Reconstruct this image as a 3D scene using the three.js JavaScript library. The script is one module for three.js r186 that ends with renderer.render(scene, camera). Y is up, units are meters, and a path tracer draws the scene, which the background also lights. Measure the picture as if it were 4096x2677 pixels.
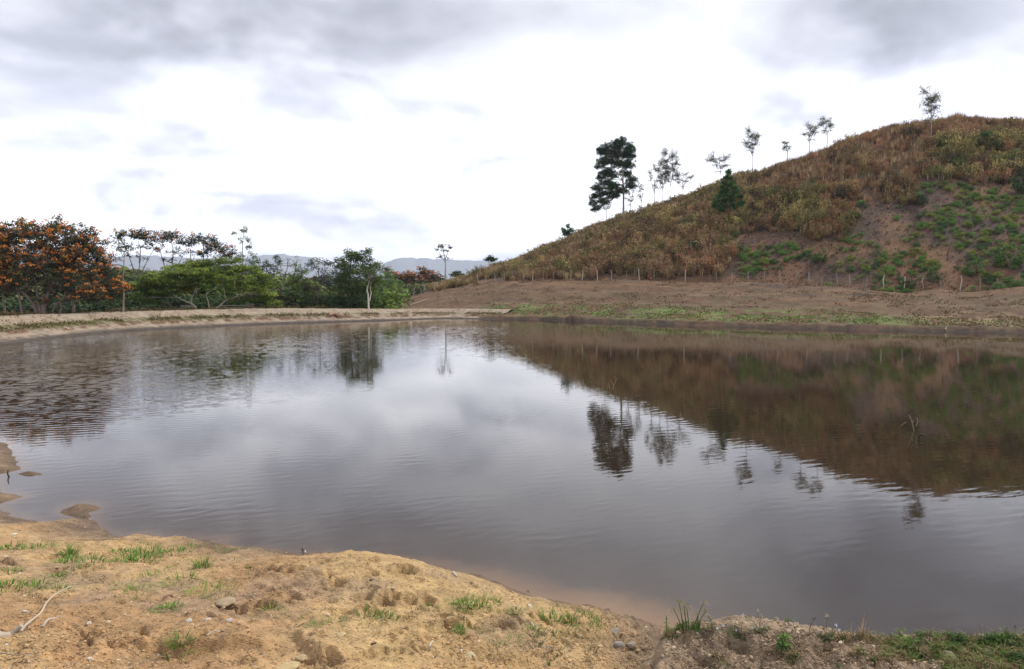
import * as THREE from 'three';
import { mergeGeometries } from 'three/addons/utils/BufferGeometryUtils.js';

// ---------------------------------------------------------------- camera, sky, sun, exposure
const EYE = 4.0, FPX = 680, HOR = 291, W = 1024, H = 669;
const PITCH = Math.atan((H / 2 - HOR) / FPX);
const scene = new THREE.Scene();
const camera = new THREE.PerspectiveCamera(2 * Math.atan(H / 2 / FPX) * 180 / Math.PI, W / H, 0.1, 20000);
camera.position.set(0, EYE, 0);
camera.rotation.set(-PITCH, 0, 0);
scene.add(camera);
const renderer = new THREE.WebGLRenderer({ antialias: true });
renderer.setSize(W, H);
renderer.toneMapping = THREE.LinearToneMapping;
renderer.toneMappingExposure = 1.26;
renderer.shadowMap.enabled = true;
renderer.shadowMap.type = THREE.PCFSoftShadowMap;

// seeded random numbers and noise
function rng(seed) { let a = seed >>> 0; return () => { a = (a + 0x6D2B79F5) | 0; let t = Math.imul(a ^ (a >>> 15), 1 | a); t = (t + Math.imul(t ^ (t >>> 7), 61 | t)) ^ t; return ((t ^ (t >>> 14)) >>> 0) / 4294967296; }; }
const R = rng(7);
const rr = (a, b, r = R) => a + (b - a) * r();
const gauss = (r = R) => (r() + r() + r() + r() - 2) * 1.0;
const hash2 = (i, j) => { let h = Math.imul(i, 374761393) + Math.imul(j, 668265263); h = Math.imul(h ^ (h >>> 13), 1274126177); return ((h ^ (h >>> 16)) >>> 0) / 4294967296; };
const clamp = (x, a = 0, b = 1) => Math.min(b, Math.max(a, x));
const lerp = (a, b, t) => a + (b - a) * t;
const sst = (a, b, x) => { const t = clamp((x - a) / (b - a)); return t * t * (3 - 2 * t); };
function vnoise(x, y) {          // value noise, -1..1
  const i = Math.floor(x), j = Math.floor(y), f = x - i, g = y - j;
  const u = f * f * f * (f * (f * 6 - 15) + 10), v = g * g * g * (g * (g * 6 - 15) + 10);
  return lerp(lerp(hash2(i, j), hash2(i + 1, j), u), lerp(hash2(i, j + 1), hash2(i + 1, j + 1), u), v) * 2 - 1;
}
function fbm(x, y, o = 4, gain = 0.5) { let s = 0, a = 1, n = 0; for (let k = 0; k < o; k++) { s += a * vnoise(x + 17.3 * k, y - 9.1 * k); n += a; a *= gain; const t = x * 1.62 + y * 1.21; y = y * 1.62 - x * 1.21; x = t; } return s / n; }
function cell(x, y) {            // distance to the nearest and second nearest of scattered points, id
  const i = Math.floor(x), j = Math.floor(y); let a = 9, b = 9, id = 0;
  for (let p = -1; p < 2; p++) for (let q = -1; q < 2; q++) {
    const k = i + p, l = j + q, dx = k + hash2(k, l) - x, dy = l + hash2(k + 71, l + 13) - y, d = dx * dx + dy * dy;
    if (d < a) { b = a; a = d; id = hash2(k + 5, l + 91); } else if (d < b) b = d;
  }
  return [Math.sqrt(a), Math.sqrt(b), id];
}
const mix3 = (a, b, t) => [lerp(a[0], b[0], t), lerp(a[1], b[1], t), lerp(a[2], b[2], t)];

// a measured place (u, v) of the photograph (2379 wide) as a direction, and back
const S = 2379 / 1024, FU = FPX * S, CU = 2379 / 2, CV = H / 2 * S, CP = Math.cos(PITCH), SP = Math.sin(PITCH);
function dir(u, v) { const x = (u - CU) / FU, y = -(v - CV) / FU; return [x, y * CP - SP, -(CP + y * SP)]; }
function onPlane(u, v, y = 0) { const d = dir(u, v), t = (y - EYE) / d[1]; return [d[0] * t, y, d[2] * t]; }
function atRange(u, v, r) { const d = dir(u, v), t = r / Math.hypot(d[0], d[2]); return [d[0] * t, EYE + d[1] * t, d[2] * t]; }
function toPhoto(x, y, z) { const dy = y - EYE, dep = -z * CP - dy * SP, up = dy * CP - z * SP; return [CU + FU * x / dep, CV - FU * up / dep, dep]; }
const az = (x, z) => Math.atan2(x, -z);

// overcast sky, computed per direction
function buildSky() {
  const w = 2048, h = 1024, data = new Float32Array(w * h * 4);
  // broad cloud masses where the photograph shows them: place, size, darkness (+) or light (-)
  const mass = [[-120, 10, 420, 110, .42], [330, 95, 320, 95, .24], [640, 185, 340, 75, .24], [980, 40, 330, 90, .16], [1500, 60, 400, 110, .10], [2000, 150, 330, 120, .13], [1760, 300, 160, 110, .10],
    [300, 300, 330, 90, -.16], [1200, 260, 260, 90, -.14], [1000, 480, 420, 60, -.10], [1900, 260, 60, 60, -.05], [130, 470, 170, 60, .05], [700, 350, 250, 40, .04], [900, 420, 280, 24, .05], [1290, 420, 220, 60, .05]];
  for (let j = 0; j < h; j++) {
    const el = ((j + .5) / h - .5) * Math.PI, y = Math.sin(el), c = Math.cos(el);
    for (let i = 0; i < w; i++) {
      const a = ((i + .5) / w - .5) * 2 * Math.PI, x = c * Math.cos(a), z = c * Math.sin(a), k = 4 * (j * w + i);
      const yy = Math.max(y, 0), px = x / (yy + .17), pz = z / (yy + .17);
      const wx = .55 * fbm(px * .9 + 31, pz * .9, 3), wz = .55 * fbm(px * .9, pz * .9 + 57, 3);
      const big = fbm(px * .38 + 3.1 + wx * .3, pz * .38 + 8.2, 4, .5), mid = fbm(px * 1.25 - 4.2 + wx, pz * 1.25 + 1.7 + wz, 5, .55), fine = fbm(px * 4.3 + 9 + wx * 2, pz * 4.3 + wz * 2, 5, .58);
      const high = sst(.12, .40, yy), low = sst(.01, .07, yy) * (1 - sst(.14, .30, yy));
      let dark = .06 + .21 * high + .23 * sst(-.06, .46, mid + .25 * fine) * sst(.05, .12, yy) * (1 - .7 * high) + .12 * big * (.35 + .65 * high) + .30 * mid * (.8 + .2 * high) + .15 * fine;
      if (z < -.1) { const d = toPhoto(x * 1e3, EYE + y * 1e3, z * 1e3); if (d[2] > 0) for (const [mu, mv, ru, rv, am] of mass) { const q = ((d[0] + 160 * mid + 40 * fine - mu) / ru) ** 2 + ((d[1] + 70 * mid + 30 * fine - mv) / rv) ** 2; if (q < 9) dark += .30 * am * Math.exp(-q) * (1 + .5 * mid + .3 * fine); } }
      dark -= low * .10 * (sst(.0, .45, fbm(a * 11, el * 34 + 4, 5, .55)) - .45);     // small heaped clouds low down
      dark = clamp(dark, -.12, .62);
      const zen = sst(.5, .95, yy);
      const base = lerp(lerp(2.3, 1.62, sst(.02, .12, yy)), lerp(.98, 1.06, zen), sst(.15, .36, yy));
      const L = base * (1 - dark);
      const blue = clamp(dark * 1.1 + .30, 0, .8);
      const col = [L * (1 - .15 * blue), L * (1 - .105 * blue), L * (1 + .07 * blue)];
      const g = y < 0 ? .35 : 1;
      data[k] = col[0] * g; data[k + 1] = col[1] * g; data[k + 2] = col[2] * g; data[k + 3] = 1;
    }
  }
  const t = new THREE.DataTexture(data, w, h, THREE.RGBAFormat, THREE.FloatType);
  t.mapping = THREE.EquirectangularReflectionMapping; t.magFilter = THREE.LinearFilter; t.minFilter = THREE.LinearFilter; t.needsUpdate = true;
  return t;
}
const sky = buildSky();
scene.background = sky; scene.environment = sky;
scene.fog = new THREE.FogExp2(0xd6e1f8, 0.00012);
const sun = new THREE.DirectionalLight(new THREE.Color(1.0, .93, .82), 2.6);
{ const a = 62 * Math.PI / 180, e = 50 * Math.PI / 180; sun.position.set(Math.sin(a) * Math.cos(e) * 300, Math.sin(e) * 300, -Math.cos(a) * Math.cos(e) * 300 - 60); sun.target.position.set(0, 0, -60); }
sun.castShadow = true; sun.shadow.radius = 14; sun.shadow.mapSize.set(4096, 4096);
Object.assign(sun.shadow.camera, { left: -150, right: 150, top: 150, bottom: -150, near: 10, far: 700 });
scene.add(sun, sun.target);

// ---------------------------------------------------------------- naming and mesh helpers
const taken = {};
function numbered(n) { taken[n] = (taken[n] ?? -1) + 1; return taken[n] ? `${n}_${String(taken[n]).padStart(3, '0')}` : n; }
function shade(o) { o.traverse((m) => { if (m.isMesh) { m.castShadow = true; m.receiveShadow = true; } }); return o; }
function tag(o, label, category, group) { o.userData.label = label; o.userData.category = category; if (group) o.userData.group = group; return o; }
function thing(name, label, category, p = [0, 0, 0], group) { const o = new THREE.Group(); o.name = numbered(name); o.position.set(...p); scene.add(o); return tag(o, label, category, group); }
function put(name, geo, mat, parent = scene) { const m = new THREE.Mesh(geo, mat); m.name = parent === scene ? numbered(name) : name; parent.add(m); return shade(m); }
function struct(name, geo, mat) { const m = put(name, geo, mat); m.userData.kind = 'structure'; return m; }
function copyOf(src, name, p, turn, s, label, category, group) {
  const c = src.clone(); c.name = numbered(name); c.position.set(...p); c.rotation.set(0, turn, 0); if (Array.isArray(s)) c.scale.set(...s); else c.scale.setScalar(s);
  c.userData = {}; tag(c, label, category, group); scene.add(c); return shade(c);
}

class Geo {                       // triangles with colours
  constructor() { this.p = []; this.n = []; this.c = []; }
  tri(a, b, c, col, nrm) {
    let n = nrm;
    if (!n) { const ux = b[0] - a[0], uy = b[1] - a[1], uz = b[2] - a[2], vx = c[0] - a[0], vy = c[1] - a[1], vz = c[2] - a[2]; n = [uy * vz - uz * vy, uz * vx - ux * vz, ux * vy - uy * vx]; const l = Math.hypot(...n) || 1; n = [n[0] / l, n[1] / l, n[2] / l]; }
    this.p.push(a[0], a[1], a[2], b[0], b[1], b[2], c[0], c[1], c[2]);
    for (let k = 0; k < 3; k++) { this.n.push(n[0], n[1], n[2]); this.c.push(col[0], col[1], col[2]); }
  }
  leaf(o, d, n, len, wid, col) {    // a diamond leaf from o along d, folded slightly
    const s = [d[1] * n[2] - d[2] * n[1], d[2] * n[0] - d[0] * n[2], d[0] * n[1] - d[1] * n[0]], l = Math.hypot(...s) || 1, w = wid / 2 / l;
    const m = [o[0] + d[0] * len * .45 - n[0] * len * .06, o[1] + d[1] * len * .45 - n[1] * len * .06, o[2] + d[2] * len * .45 - n[2] * len * .06], t = [o[0] + d[0] * len - n[0] * len * .12, o[1] + d[1] * len - n[1] * len * .12, o[2] + d[2] * len - n[2] * len * .12];
    const up = wid * .12, a = [m[0] + s[0] * w + n[0] * up, m[1] + s[1] * w + n[1] * up, m[2] + s[2] * w + n[2] * up], b = [m[0] - s[0] * w + n[0] * up, m[1] - s[1] * w + n[1] * up, m[2] - s[2] * w + n[2] * up];
    this.tri(o, a, t, col); this.tri(o, t, b, col);
  }
  tube(pts, rad, sides, col, colEnd) {   // tapered tube through pts
    const n = pts.length, ring = [];
    for (let i = 0; i < n; i++) {
      const a = pts[Math.max(0, i - 1)], b = pts[Math.min(n - 1, i + 1)], t = [b[0] - a[0], b[1] - a[1], b[2] - a[2]], l = Math.hypot(...t) || 1;
      t[0] /= l; t[1] /= l; t[2] /= l;
      const ref = Math.abs(t[1]) < .9 ? [0, 1, 0] : [1, 0, 0];
      let e = [t[1] * ref[2] - t[2] * ref[1], t[2] * ref[0] - t[0] * ref[2], t[0] * ref[1] - t[1] * ref[0]]; const el = Math.hypot(...e) || 1; e = e.map((x) => x / el);
      const f = [t[1] * e[2] - t[2] * e[1], t[2] * e[0] - t[0] * e[2], t[0] * e[1] - t[1] * e[0]];
      const r = Array.isArray(rad) ? rad[i] : rad; ring.push([]);
      for (let k = 0; k < sides; k++) { const q = k / sides * 2 * Math.PI, cx = Math.cos(q), sx = Math.sin(q), nn = [e[0] * cx + f[0] * sx, e[1] * cx + f[1] * sx, e[2] * cx + f[2] * sx]; ring[i].push([[pts[i][0] + nn[0] * r, pts[i][1] + nn[1] * r, pts[i][2] + nn[2] * r], nn]); }
    }
    for (let i = 0; i + 1 < n; i++) for (let k = 0; k < sides; k++) {
      const k2 = (k + 1) % sides, A = ring[i][k], B = ring[i][k2], C = ring[i + 1][k2], D = ring[i + 1][k], c = colEnd ? mix3(col, colEnd, i / Math.max(1, n - 2)) : col;
      for (const T of [[A, B, C], [A, C, D]]) for (const v of T) { this.p.push(...v[0]); this.n.push(...v[1]); const q = 1 + .16 * vnoise(v[0][1] * 6, v[0][0] * 9 + v[0][2] * 7); this.c.push(c[0] * q, c[1] * q, c[2] * q); }
    }
    for (const [i, s] of [[0, 1], [n - 1, -1]]) for (let k = 1; k + 1 < sides; k++) { const a = ring[i][0][0], b = ring[i][k][0], c = ring[i][k + 1][0]; s > 0 ? this.tri(a, b, c, i && colEnd ? colEnd : col) : this.tri(a, c, b, colEnd ?? col); }
  }
  build() {
    const g = new THREE.BufferGeometry();
    g.setAttribute('position', new THREE.Float32BufferAttribute(this.p, 3)); g.setAttribute('normal', new THREE.Float32BufferAttribute(this.n, 3)); g.setAttribute('color', new THREE.Float32BufferAttribute(this.c, 3));
    return g;
  }
}
function curve(pts, n) { const c = new THREE.CatmullRomCurve3(pts.map((p) => new THREE.Vector3(...p)), false, 'centripetal'); return c.getPoints(n).map((v) => [v.x, v.y, v.z]); }
const unit = (v) => { const l = Math.hypot(...v) || 1; return [v[0] / l, v[1] / l, v[2] / l]; };
const ball = (r = R) => { let v; do v = [r() * 2 - 1, r() * 2 - 1, r() * 2 - 1]; while (v[0] ** 2 + v[1] ** 2 + v[2] ** 2 > 1); return v; };

const M = {};
M.leaf = new THREE.MeshPhysicalMaterial({ vertexColors: true, side: THREE.DoubleSide, roughness: .95, transmission: .3, thickness: 0, specularIntensity: .35 });
M.flower = new THREE.MeshStandardMaterial({ vertexColors: true, side: THREE.DoubleSide, roughness: .85 });
M.bark = new THREE.MeshStandardMaterial({ vertexColors: true, roughness: .93 });
M.grass = new THREE.MeshPhysicalMaterial({ vertexColors: true, side: THREE.DoubleSide, roughness: .9, transmission: .25, thickness: 0, specularIntensity: .4 });
M.stone = new THREE.MeshStandardMaterial({ vertexColors: true, roughness: .9 });

// tiling noise for fine soil relief and grain
function soilMaps(n, seed, pebbles) {
  const h = new Float32Array(n * n), col = new Uint8Array(n * n * 4), bmp = new Float32Array(n * n * 4), r = rng(seed);
  const wrapNoise = (f, amp) => { const g = new Float32Array(f * f).map(() => r() * 2 - 1); for (let j = 0; j < n; j++) for (let i = 0; i < n; i++) { const x = i / n * f, y = j / n * f, a = Math.floor(x), b = Math.floor(y), u = sst(0, 1, x - a), v = sst(0, 1, y - b), A = g[b * f + a], B = g[b * f + (a + 1) % f], C = g[((b + 1) % f) * f + a], D = g[((b + 1) % f) * f + (a + 1) % f]; h[j * n + i] += amp * lerp(lerp(A, B, u), lerp(C, D, u), v); } };
  for (const [f, a] of [[8, .5], [19, .5], [43, .45], [97, .4], [190, .35], [380, .3]]) wrapNoise(f, a);
  const tint = new Float32Array(n * n);
  for (let k = 0; k < pebbles; k++) {
    const cx = r() * n, cy = r() * n, s = n * (.0018 + .008 * r() ** 3), e = .6 + .4 * r(), q = r() * 3, t = r() * 1.5 - .55, up = r() < .72 ? 1 : -1;
    const R2 = Math.ceil(s * 1.3);
    for (let j = -R2; j <= R2; j++) for (let i = -R2; i <= R2; i++) { const x = (i * Math.cos(q) + j * Math.sin(q)) / s, y = (-i * Math.sin(q) + j * Math.cos(q)) / s / e, d = x * x + y * y; if (d < 1) { const id = ((Math.floor(cy) + j + n) % n) * n + (Math.floor(cx) + i + n) % n; h[id] += up * 1.1 * Math.sqrt(1 - d) * Math.min(1, s / 4); tint[id] = up > 0 ? t * .8 : -.35; } }
  }
  for (let k = 0; k < n * n; k++) { const v = clamp(.5 + h[k] * .19), g = clamp(.78 + h[k] * .19 + tint[k] * .24, .22, 1); col[4 * k] = 255 * g; col[4 * k + 1] = 255 * clamp(g * (1 - .02 * tint[k])); col[4 * k + 2] = 255 * clamp(g * (.98 + .06 * tint[k])); col[4 * k + 3] = 255; bmp[4 * k] = bmp[4 * k + 1] = bmp[4 * k + 2] = v; bmp[4 * k + 3] = 1; }
  const a = new THREE.DataTexture(col, n, n), b = new THREE.DataTexture(bmp, n, n, THREE.RGBAFormat, THREE.FloatType);
  for (const t of [a, b]) { t.wrapS = t.wrapT = THREE.RepeatWrapping; t.magFilter = t.minFilter = THREE.LinearFilter; t.needsUpdate = true; }
  return [a, b];
}
const [soilC, soilB] = soilMaps(1024, 11, 5200);
M.soil = new THREE.MeshStandardMaterial({ vertexColors: true, map: soilC, bumpMap: soilB, bumpScale: .024, roughness: .96 });
const far1 = soilC.clone(), far2 = soilB.clone(); far1.repeat.set(.22, .22); far2.repeat.set(.22, .22); far1.needsUpdate = far2.needsUpdate = true;
M.hill = new THREE.MeshStandardMaterial({ vertexColors: true, map: far1, bumpMap: far2, bumpScale: .12, roughness: .97 });

function gridMesh(rows, cols, at, keep) {     // at(i, j) -> [x, y, z, r, g, b]; uv in metres
  const p = new Float32Array(rows * cols * 3), c = new Float32Array(rows * cols * 3), uv = new Float32Array(rows * cols * 2), ok = new Uint8Array(rows * cols), idx = [];
  for (let i = 0; i < rows; i++) for (let j = 0; j < cols; j++) { const k = i * cols + j, v = at(i, j); p[3 * k] = v[0]; p[3 * k + 1] = v[1]; p[3 * k + 2] = v[2]; c[3 * k] = v[3]; c[3 * k + 1] = v[4]; c[3 * k + 2] = v[5]; uv[2 * k] = (v[0] + .35 * v[1]) / 1.4; uv[2 * k + 1] = (v[2] - 1.1 * v[1]) / 1.4; ok[k] = keep ? keep(v) : 1; }
  for (let i = 0; i + 1 < rows; i++) for (let j = 0; j + 1 < cols; j++) { const a = i * cols + j, b = a + 1, d = a + cols, e = d + 1; if (ok[a] || ok[b] || ok[d] || ok[e]) idx.push(a, b, d, b, e, d); }
  const g = new THREE.BufferGeometry();
  g.setAttribute('position', new THREE.BufferAttribute(p, 3)); g.setAttribute('color', new THREE.BufferAttribute(c, 3)); g.setAttribute('uv', new THREE.BufferAttribute(uv, 2)); g.setIndex(idx); g.computeVertexNormals();
  return g;
}

// ---------------------------------------------------------------- the lie of the land
// waterline of the near bank (measured on the water level), continued out of view
const nearLine = [[-26, -34], [-23, -27], ...[[-160, 985], [-40, 1003], [0, 1024], [18, 1033], [24, 1052], [35, 1074], [48, 1090], [22, 1095], [-14, 1100], [-26, 1122], [-12, 1140], [6, 1146], [50, 1154], [26, 1162], [2, 1166], [-22, 1172], [-4, 1182], [40, 1200], [72, 1214], [112, 1219], [164, 1209], [176, 1201], [160, 1193], [146, 1183], [170, 1173], [212, 1174], [205, 1186], [214, 1205], [224, 1220], [264, 1245], [300, 1251], [322, 1243], [400, 1248], [523, 1257], [518, 1270], [560, 1278], [620, 1282], [700, 1289], [800, 1293], [900, 1298], [985, 1309], [1045, 1326], [1120, 1348], [1180, 1374], [1235, 1401], [1330, 1416], [1420, 1422], [1475, 1438], [1540, 1458]].map(([u, v]) => { const q = onPlane(u, v); return [q[0], q[2]]; }), [1.8, -6.9], [2.12, -6.2], [2.9, -6.0], [4, -6.0], [8, -6.1], [14, -6.3], [30, -6.6], [62, -6]];
const landPoly = [...nearLine, [62, 30], [-60, 30], [-60, -34]];
function inPoly(P, x, y) { let c = false; for (let i = 0, j = P.length - 1; i < P.length; j = i++) if ((P[i][1] > y) !== (P[j][1] > y) && x < (P[j][0] - P[i][0]) * (y - P[i][1]) / (P[j][1] - P[i][1]) + P[i][0]) c = !c; return c; }
function lineDist(L, x, y) { let m = 1e9; for (let i = 0; i + 1 < L.length; i++) { const ax = L[i][0], ay = L[i][1], bx = L[i + 1][0] - ax, by = L[i + 1][1] - ay, t = clamp(((x - ax) * bx + (y - ay) * by) / (bx * bx + by * by)), d = (x - ax - bx * t) ** 2 + (y - ay - by * t) ** 2; if (d < m) m = d; } return Math.sqrt(m); }
const nearSd = (x, z) => (inPoly(landPoly, x, z) ? 1 : -1) * lineDist(nearLine, x, z) + .07 * vnoise(x * 2.1, z * 2.1) + .045 * vnoise(x * 6.3 + 9, z * 6.3) + .02 * vnoise(x * 17, z * 17);

// hoof prints and hollows, clods and lumps: place in the photograph, size in metres, depth
const G6 = (x, y) => [(1000 + x * .588) * .5808, (2100 + y * .588) * .5808], G5 = (x, y) => [x / 1.592 * .5808, (1700 + y / 1.592) * .5808], G7 = (x, y) => [(2300 + x * .7546) * .5808, (2100 + y * .7546) * .5808];
const pits = [], bumps = [];
function bankBase(x, z) {                         // without small relief
  const sd = nearSd(x, z), q = CU + FU * x / Math.max(1.5, -z), w = lerp(lerp(lerp(7.6, 5.6, sst(-3, .6, x)), 2.2, sst(1430, 1570, q)), 1.62, sst(1570, 1750, q));
  if (sd < 0) return Math.max(-.5, .11 * sd);
  const t = Math.min(1, sd / w), top = lerp(1.66, 1.70, sst(-1, 2, x));
  let h = top * (1 - (1 - t) ** lerp(1.45, 1.35, sst(.5, 2.5, x))) + .02 * Math.max(0, sd - w);
  return h;
}
function ground0(x, z) { let h = bankBase(x, z); for (const b of bumps) { const dx = x - b[0], dz = z - b[1], q = dx * dx / (b[2] * b[2]) + dz * dz / (b[3] * b[3]); if (q < 8) h += b[4] * Math.exp(-q); } return h; }
function hitNear(u, v, f = ground0) { const d = dir(u, v); let t = 1.5, s = .05; while (t < 60 && EYE + d[1] * t > f(d[0] * t, d[2] * t)) { t += s; s *= 1.012; } let a = t - s, b = t; for (let k = 0; k < 12; k++) { const m = (a + b) / 2; if (EYE + d[1] * m > f(d[0] * m, d[2] * m)) a = m; else b = m; } return [d[0] * b, f(d[0] * b, d[2] * b), d[2] * b]; }
const bump = (u, v, rx, rz, a) => { const p = hitNear(u, v, bankBase); bumps.push([p[0], p[2], rx, rz, a]); };
bump(830, 1345, 1.5, .9, .27); bump(1060, 1385, .9, .7, .12); bump(420, 1262, 1.3, .25, .07); bump(172, 1183, .16, .14, .05); bump(202, 1180, .18, .12, .05);
bump(1795, 1490, .30, .22, .13); bump(1560, 1502, .35, .2, .06); bump(1990, 1500, .5, .2, .04); bump(2330, 1500, .55, .25, .04); bump(1395, 1520, .35, .2, .08); bump(1150, 1530, .3, .18, .05);
bump(1990, 1555, .17, .1, .07); bump(2060, 1558, .12, .1, .05); bump(430, 1470, .9, .3, .07); bump(80, 1475, .6, .4, .05);
for (const [u, v, w] of [[92, 1099, .3], [78, 1104, .22], [66, 1101, .15], [108, 1103, .1]]) { const p = onPlane(u, v); bumps.push([p[0], p[2], w * 1.5, w * .5, .06 + .11 * 0]); }
for (const [x, y, w, d] of [[140, 322, .10, .06], [595, 392, .13, .07], [1060, 312, .15, .06], [830, 240, .13, .03], [800, 483, .11, .06], [985, 483, .09, .05], [910, 522, .14, .06], [1085, 515, .12, .05], [1210, 520, .13, .07], [840, 590, .13, .07], [1060, 638, .12, .07], [1320, 612, .11, .06], [1350, 672, .17, .07], [175, 465, .09, .05], [300, 485, .12, .06], [960, 778, .1, .03], [500, 188, .1, .04], [775, 560, .1, .04], [650, 580, .14, .05], [100, 550, .13, .05], [1990, 665, .12, .06], [1700, 690, .16, .05], [1900, 800, .1, .03], [120, 430, .08, .04], [845, 435, .1, .03], [550, 950, .12, .06], [735, 500, .1, .03], [1500, 700, .1, .04]]) { const p = hitNear(...G6(x, y)); pits.push([p[0], p[2], w * .8, w * .55, d, R() * 3]); }
for (const [x, y, w, d] of [[30, 885, .14, .06], [330, 935, .14, .05], [385, 930, .1, .05], [520, 920, .1, .04], [800, 770, .12, .05], [910, 930, .11, .04], [1080, 912, .1, .03], [1310, 835, .1, .05], [1380, 870, .12, .05], [1580, 905, .12, .05], [1720, 935, .14, .06], [1470, 1155, .1, .06], [1530, 1185, .1, .05], [1310, 1215, .16, .06], [1690, 1160, .15, .04], [1700, 1035, .1, .04], [40, 1325, .18, .05], [640, 840, .1, .04], [20, 925, .1, .04], [300, 840, .1, .03], [1000, 1095, .15, .04], [440, 1440, .2, .03], [700, 880, .1, .03], [500, 850, .1, .03]]) { const p = hitNear(...G5(x, y)); pits.push([p[0], p[2], w * .8, w * .55, d, R() * 3]); }
for (const [x, y, w, d] of [[200, 560, .12, .05], [860, 630, .12, .04], [1330, 655, .12, .04], [1800, 600, .15, .05], [690, 735, .1, .04]]) { const p = hitNear(...G7(x, y)); pits.push([p[0], p[2], w * .8, w * .5, d, R() * 3]); }
for (let k = 0; k < 150; k++) { const p = hitNear(rr(0, 1350), rr(1300, 1545)); pits.push([p[0], p[2], rr(.03, .075), rr(.02, .05), rr(.012, .038), R() * 3]); }
// small scarps: [polyline in the photograph, height, width]; the ground left of the running direction stands higher
const scarps = [[[[250, 1476], [296, 1494], [330, 1499], [372, 1497], [420, 1508], [470, 1500], [525, 1507], [565, 1500], [620, 1497], [660, 1478]], .085, .035],
  [[[672, 1462], [700, 1490], [726, 1512], [752, 1536], [776, 1560]], .095, .032], [[[555, 1440], [600, 1446], [650, 1440], [700, 1430], [760, 1436]], .03, .03], [[[170, 1338], [240, 1342], [330, 1336], [420, 1340]], .03, .05],
  [[[1560, 1486], [1600, 1489], [1660, 1483], [1720, 1490], [1745, 1480]], .05, .05]].map(([L, a, w]) => [L.map(([u, v]) => { const p = hitNear(u, v); return [p[0], p[2]]; }), a, w]);
const cracks = [[[498, 1294], [535, 1310], [540, 1335], [562, 1360], [576, 1394]], [[905, 1300], [893, 1315], [915, 1340], [918, 1366]], [[695, 1375], [700, 1385], [780, 1380], [860, 1368]]].map((L) => L.map(([x, y]) => { const p = hitNear(...G5(x, y)); return [p[0], p[2]]; }));

function bankHeight(x, z) {
  let h = ground0(x, z), sd = 9;
  if (h < .5) sd = nearSd(x, z);
  const dry = sst(.02, .4, sd), r = Math.hypot(x, z), det = 1 - sst(9, 22, r);
  h += .055 * fbm(x * .9 + 5, z * .9, 3) * dry + .03 * fbm(x * 2.7, z * 2.7 + 3, 3) * (.25 + .75 * dry);
  const rough = sst(-.25, .45, fbm(x * .8 - 3, z * .8 + 9, 3)) * dry;
  const rightSide = sst(.4, 1.8, x);
  h += (.016 + .022 * rough + .014 * rightSide) * fbm(x * 9, z * 9, 4, .6) * det * (.55 + .45 * dry);
  if (det > 0) {
    const c = cell(x * 13 + vnoise(x * 9, z * 9) * .5, z * 13 + vnoise(z * 9, x * 7) * .5), c2 = cell(x * 34, z * 34);
    h += (.034 * (rough * .9 + .45 * rightSide) * (sst(0, .35, c[1] - c[0]) - .6) * (.3 + c[2]) + .012 * (.35 + rough + rightSide * .7) * Math.max(0, .45 - c2[0]) * (c2[2] > .45 ? 2.2 : .4)) * det * (.5 + .5 * dry);
    for (const p of pits) { const dx = x - p[0], dz = z - p[1]; if (dx * dx + dz * dz > .12) continue; const cs = Math.cos(p[5]), sn = Math.sin(p[5]), a = (dx * cs + dz * sn) / p[2], b = (-dx * sn + dz * cs) / p[3], q = Math.sqrt(a * a + b * b) + .25 * vnoise(x * 30, z * 30); h += -1.4 * p[4] * (1 - sst(.55, 1.1, q)) + p[4] * .5 * Math.exp(-(((q - 1.35) / .28) ** 2)); }
    for (const [L, a, w] of scarps) {
      let best = 1e9, sgn = 0, end = 0;
      for (let i = 0; i + 1 < L.length; i++) { const ax = L[i][0], ay = L[i][1], bx = L[i + 1][0] - ax, by = L[i + 1][1] - ay, t0 = ((x - ax) * bx + (z - ay) * by) / (bx * bx + by * by), t = clamp(t0), d = (x - ax - bx * t) ** 2 + (z - ay - by * t) ** 2; if (d < best) { best = d; sgn = bx * (z - ay) - by * (x - ax); end = (i + t) / (L.length - 1); } }
      const d = Math.sqrt(best); if (d > .6) continue;
      const sgnD = (sgn < 0 ? 1 : -1) * d + .03 * fbm(x * 14, z * 14, 3), k = sst(0, .18, end) * sst(1, .82, end);
      h += Math.abs(a) * k * ((a > 0 ? 1 : 1) * (sst(-w, w, a > 0 ? sgnD : -sgnD) - .5)) * (1 - sst(.12, .6, d));
    }
    for (const L of cracks) { const d = lineDist(L, x, z); if (d < .08) h -= .075 * (1 - sst(.006, .024, d + .006 * vnoise(x * 60, z * 60))); }
  }
  return h;
}
const tan_ = [.56, .37, .18], red = [.48, .29, .14], yellow = [.58, .405, .18], grey = [.34, .25, .175], wet = [.185, .125, .082], dark = [.15, .10, .07];
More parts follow.
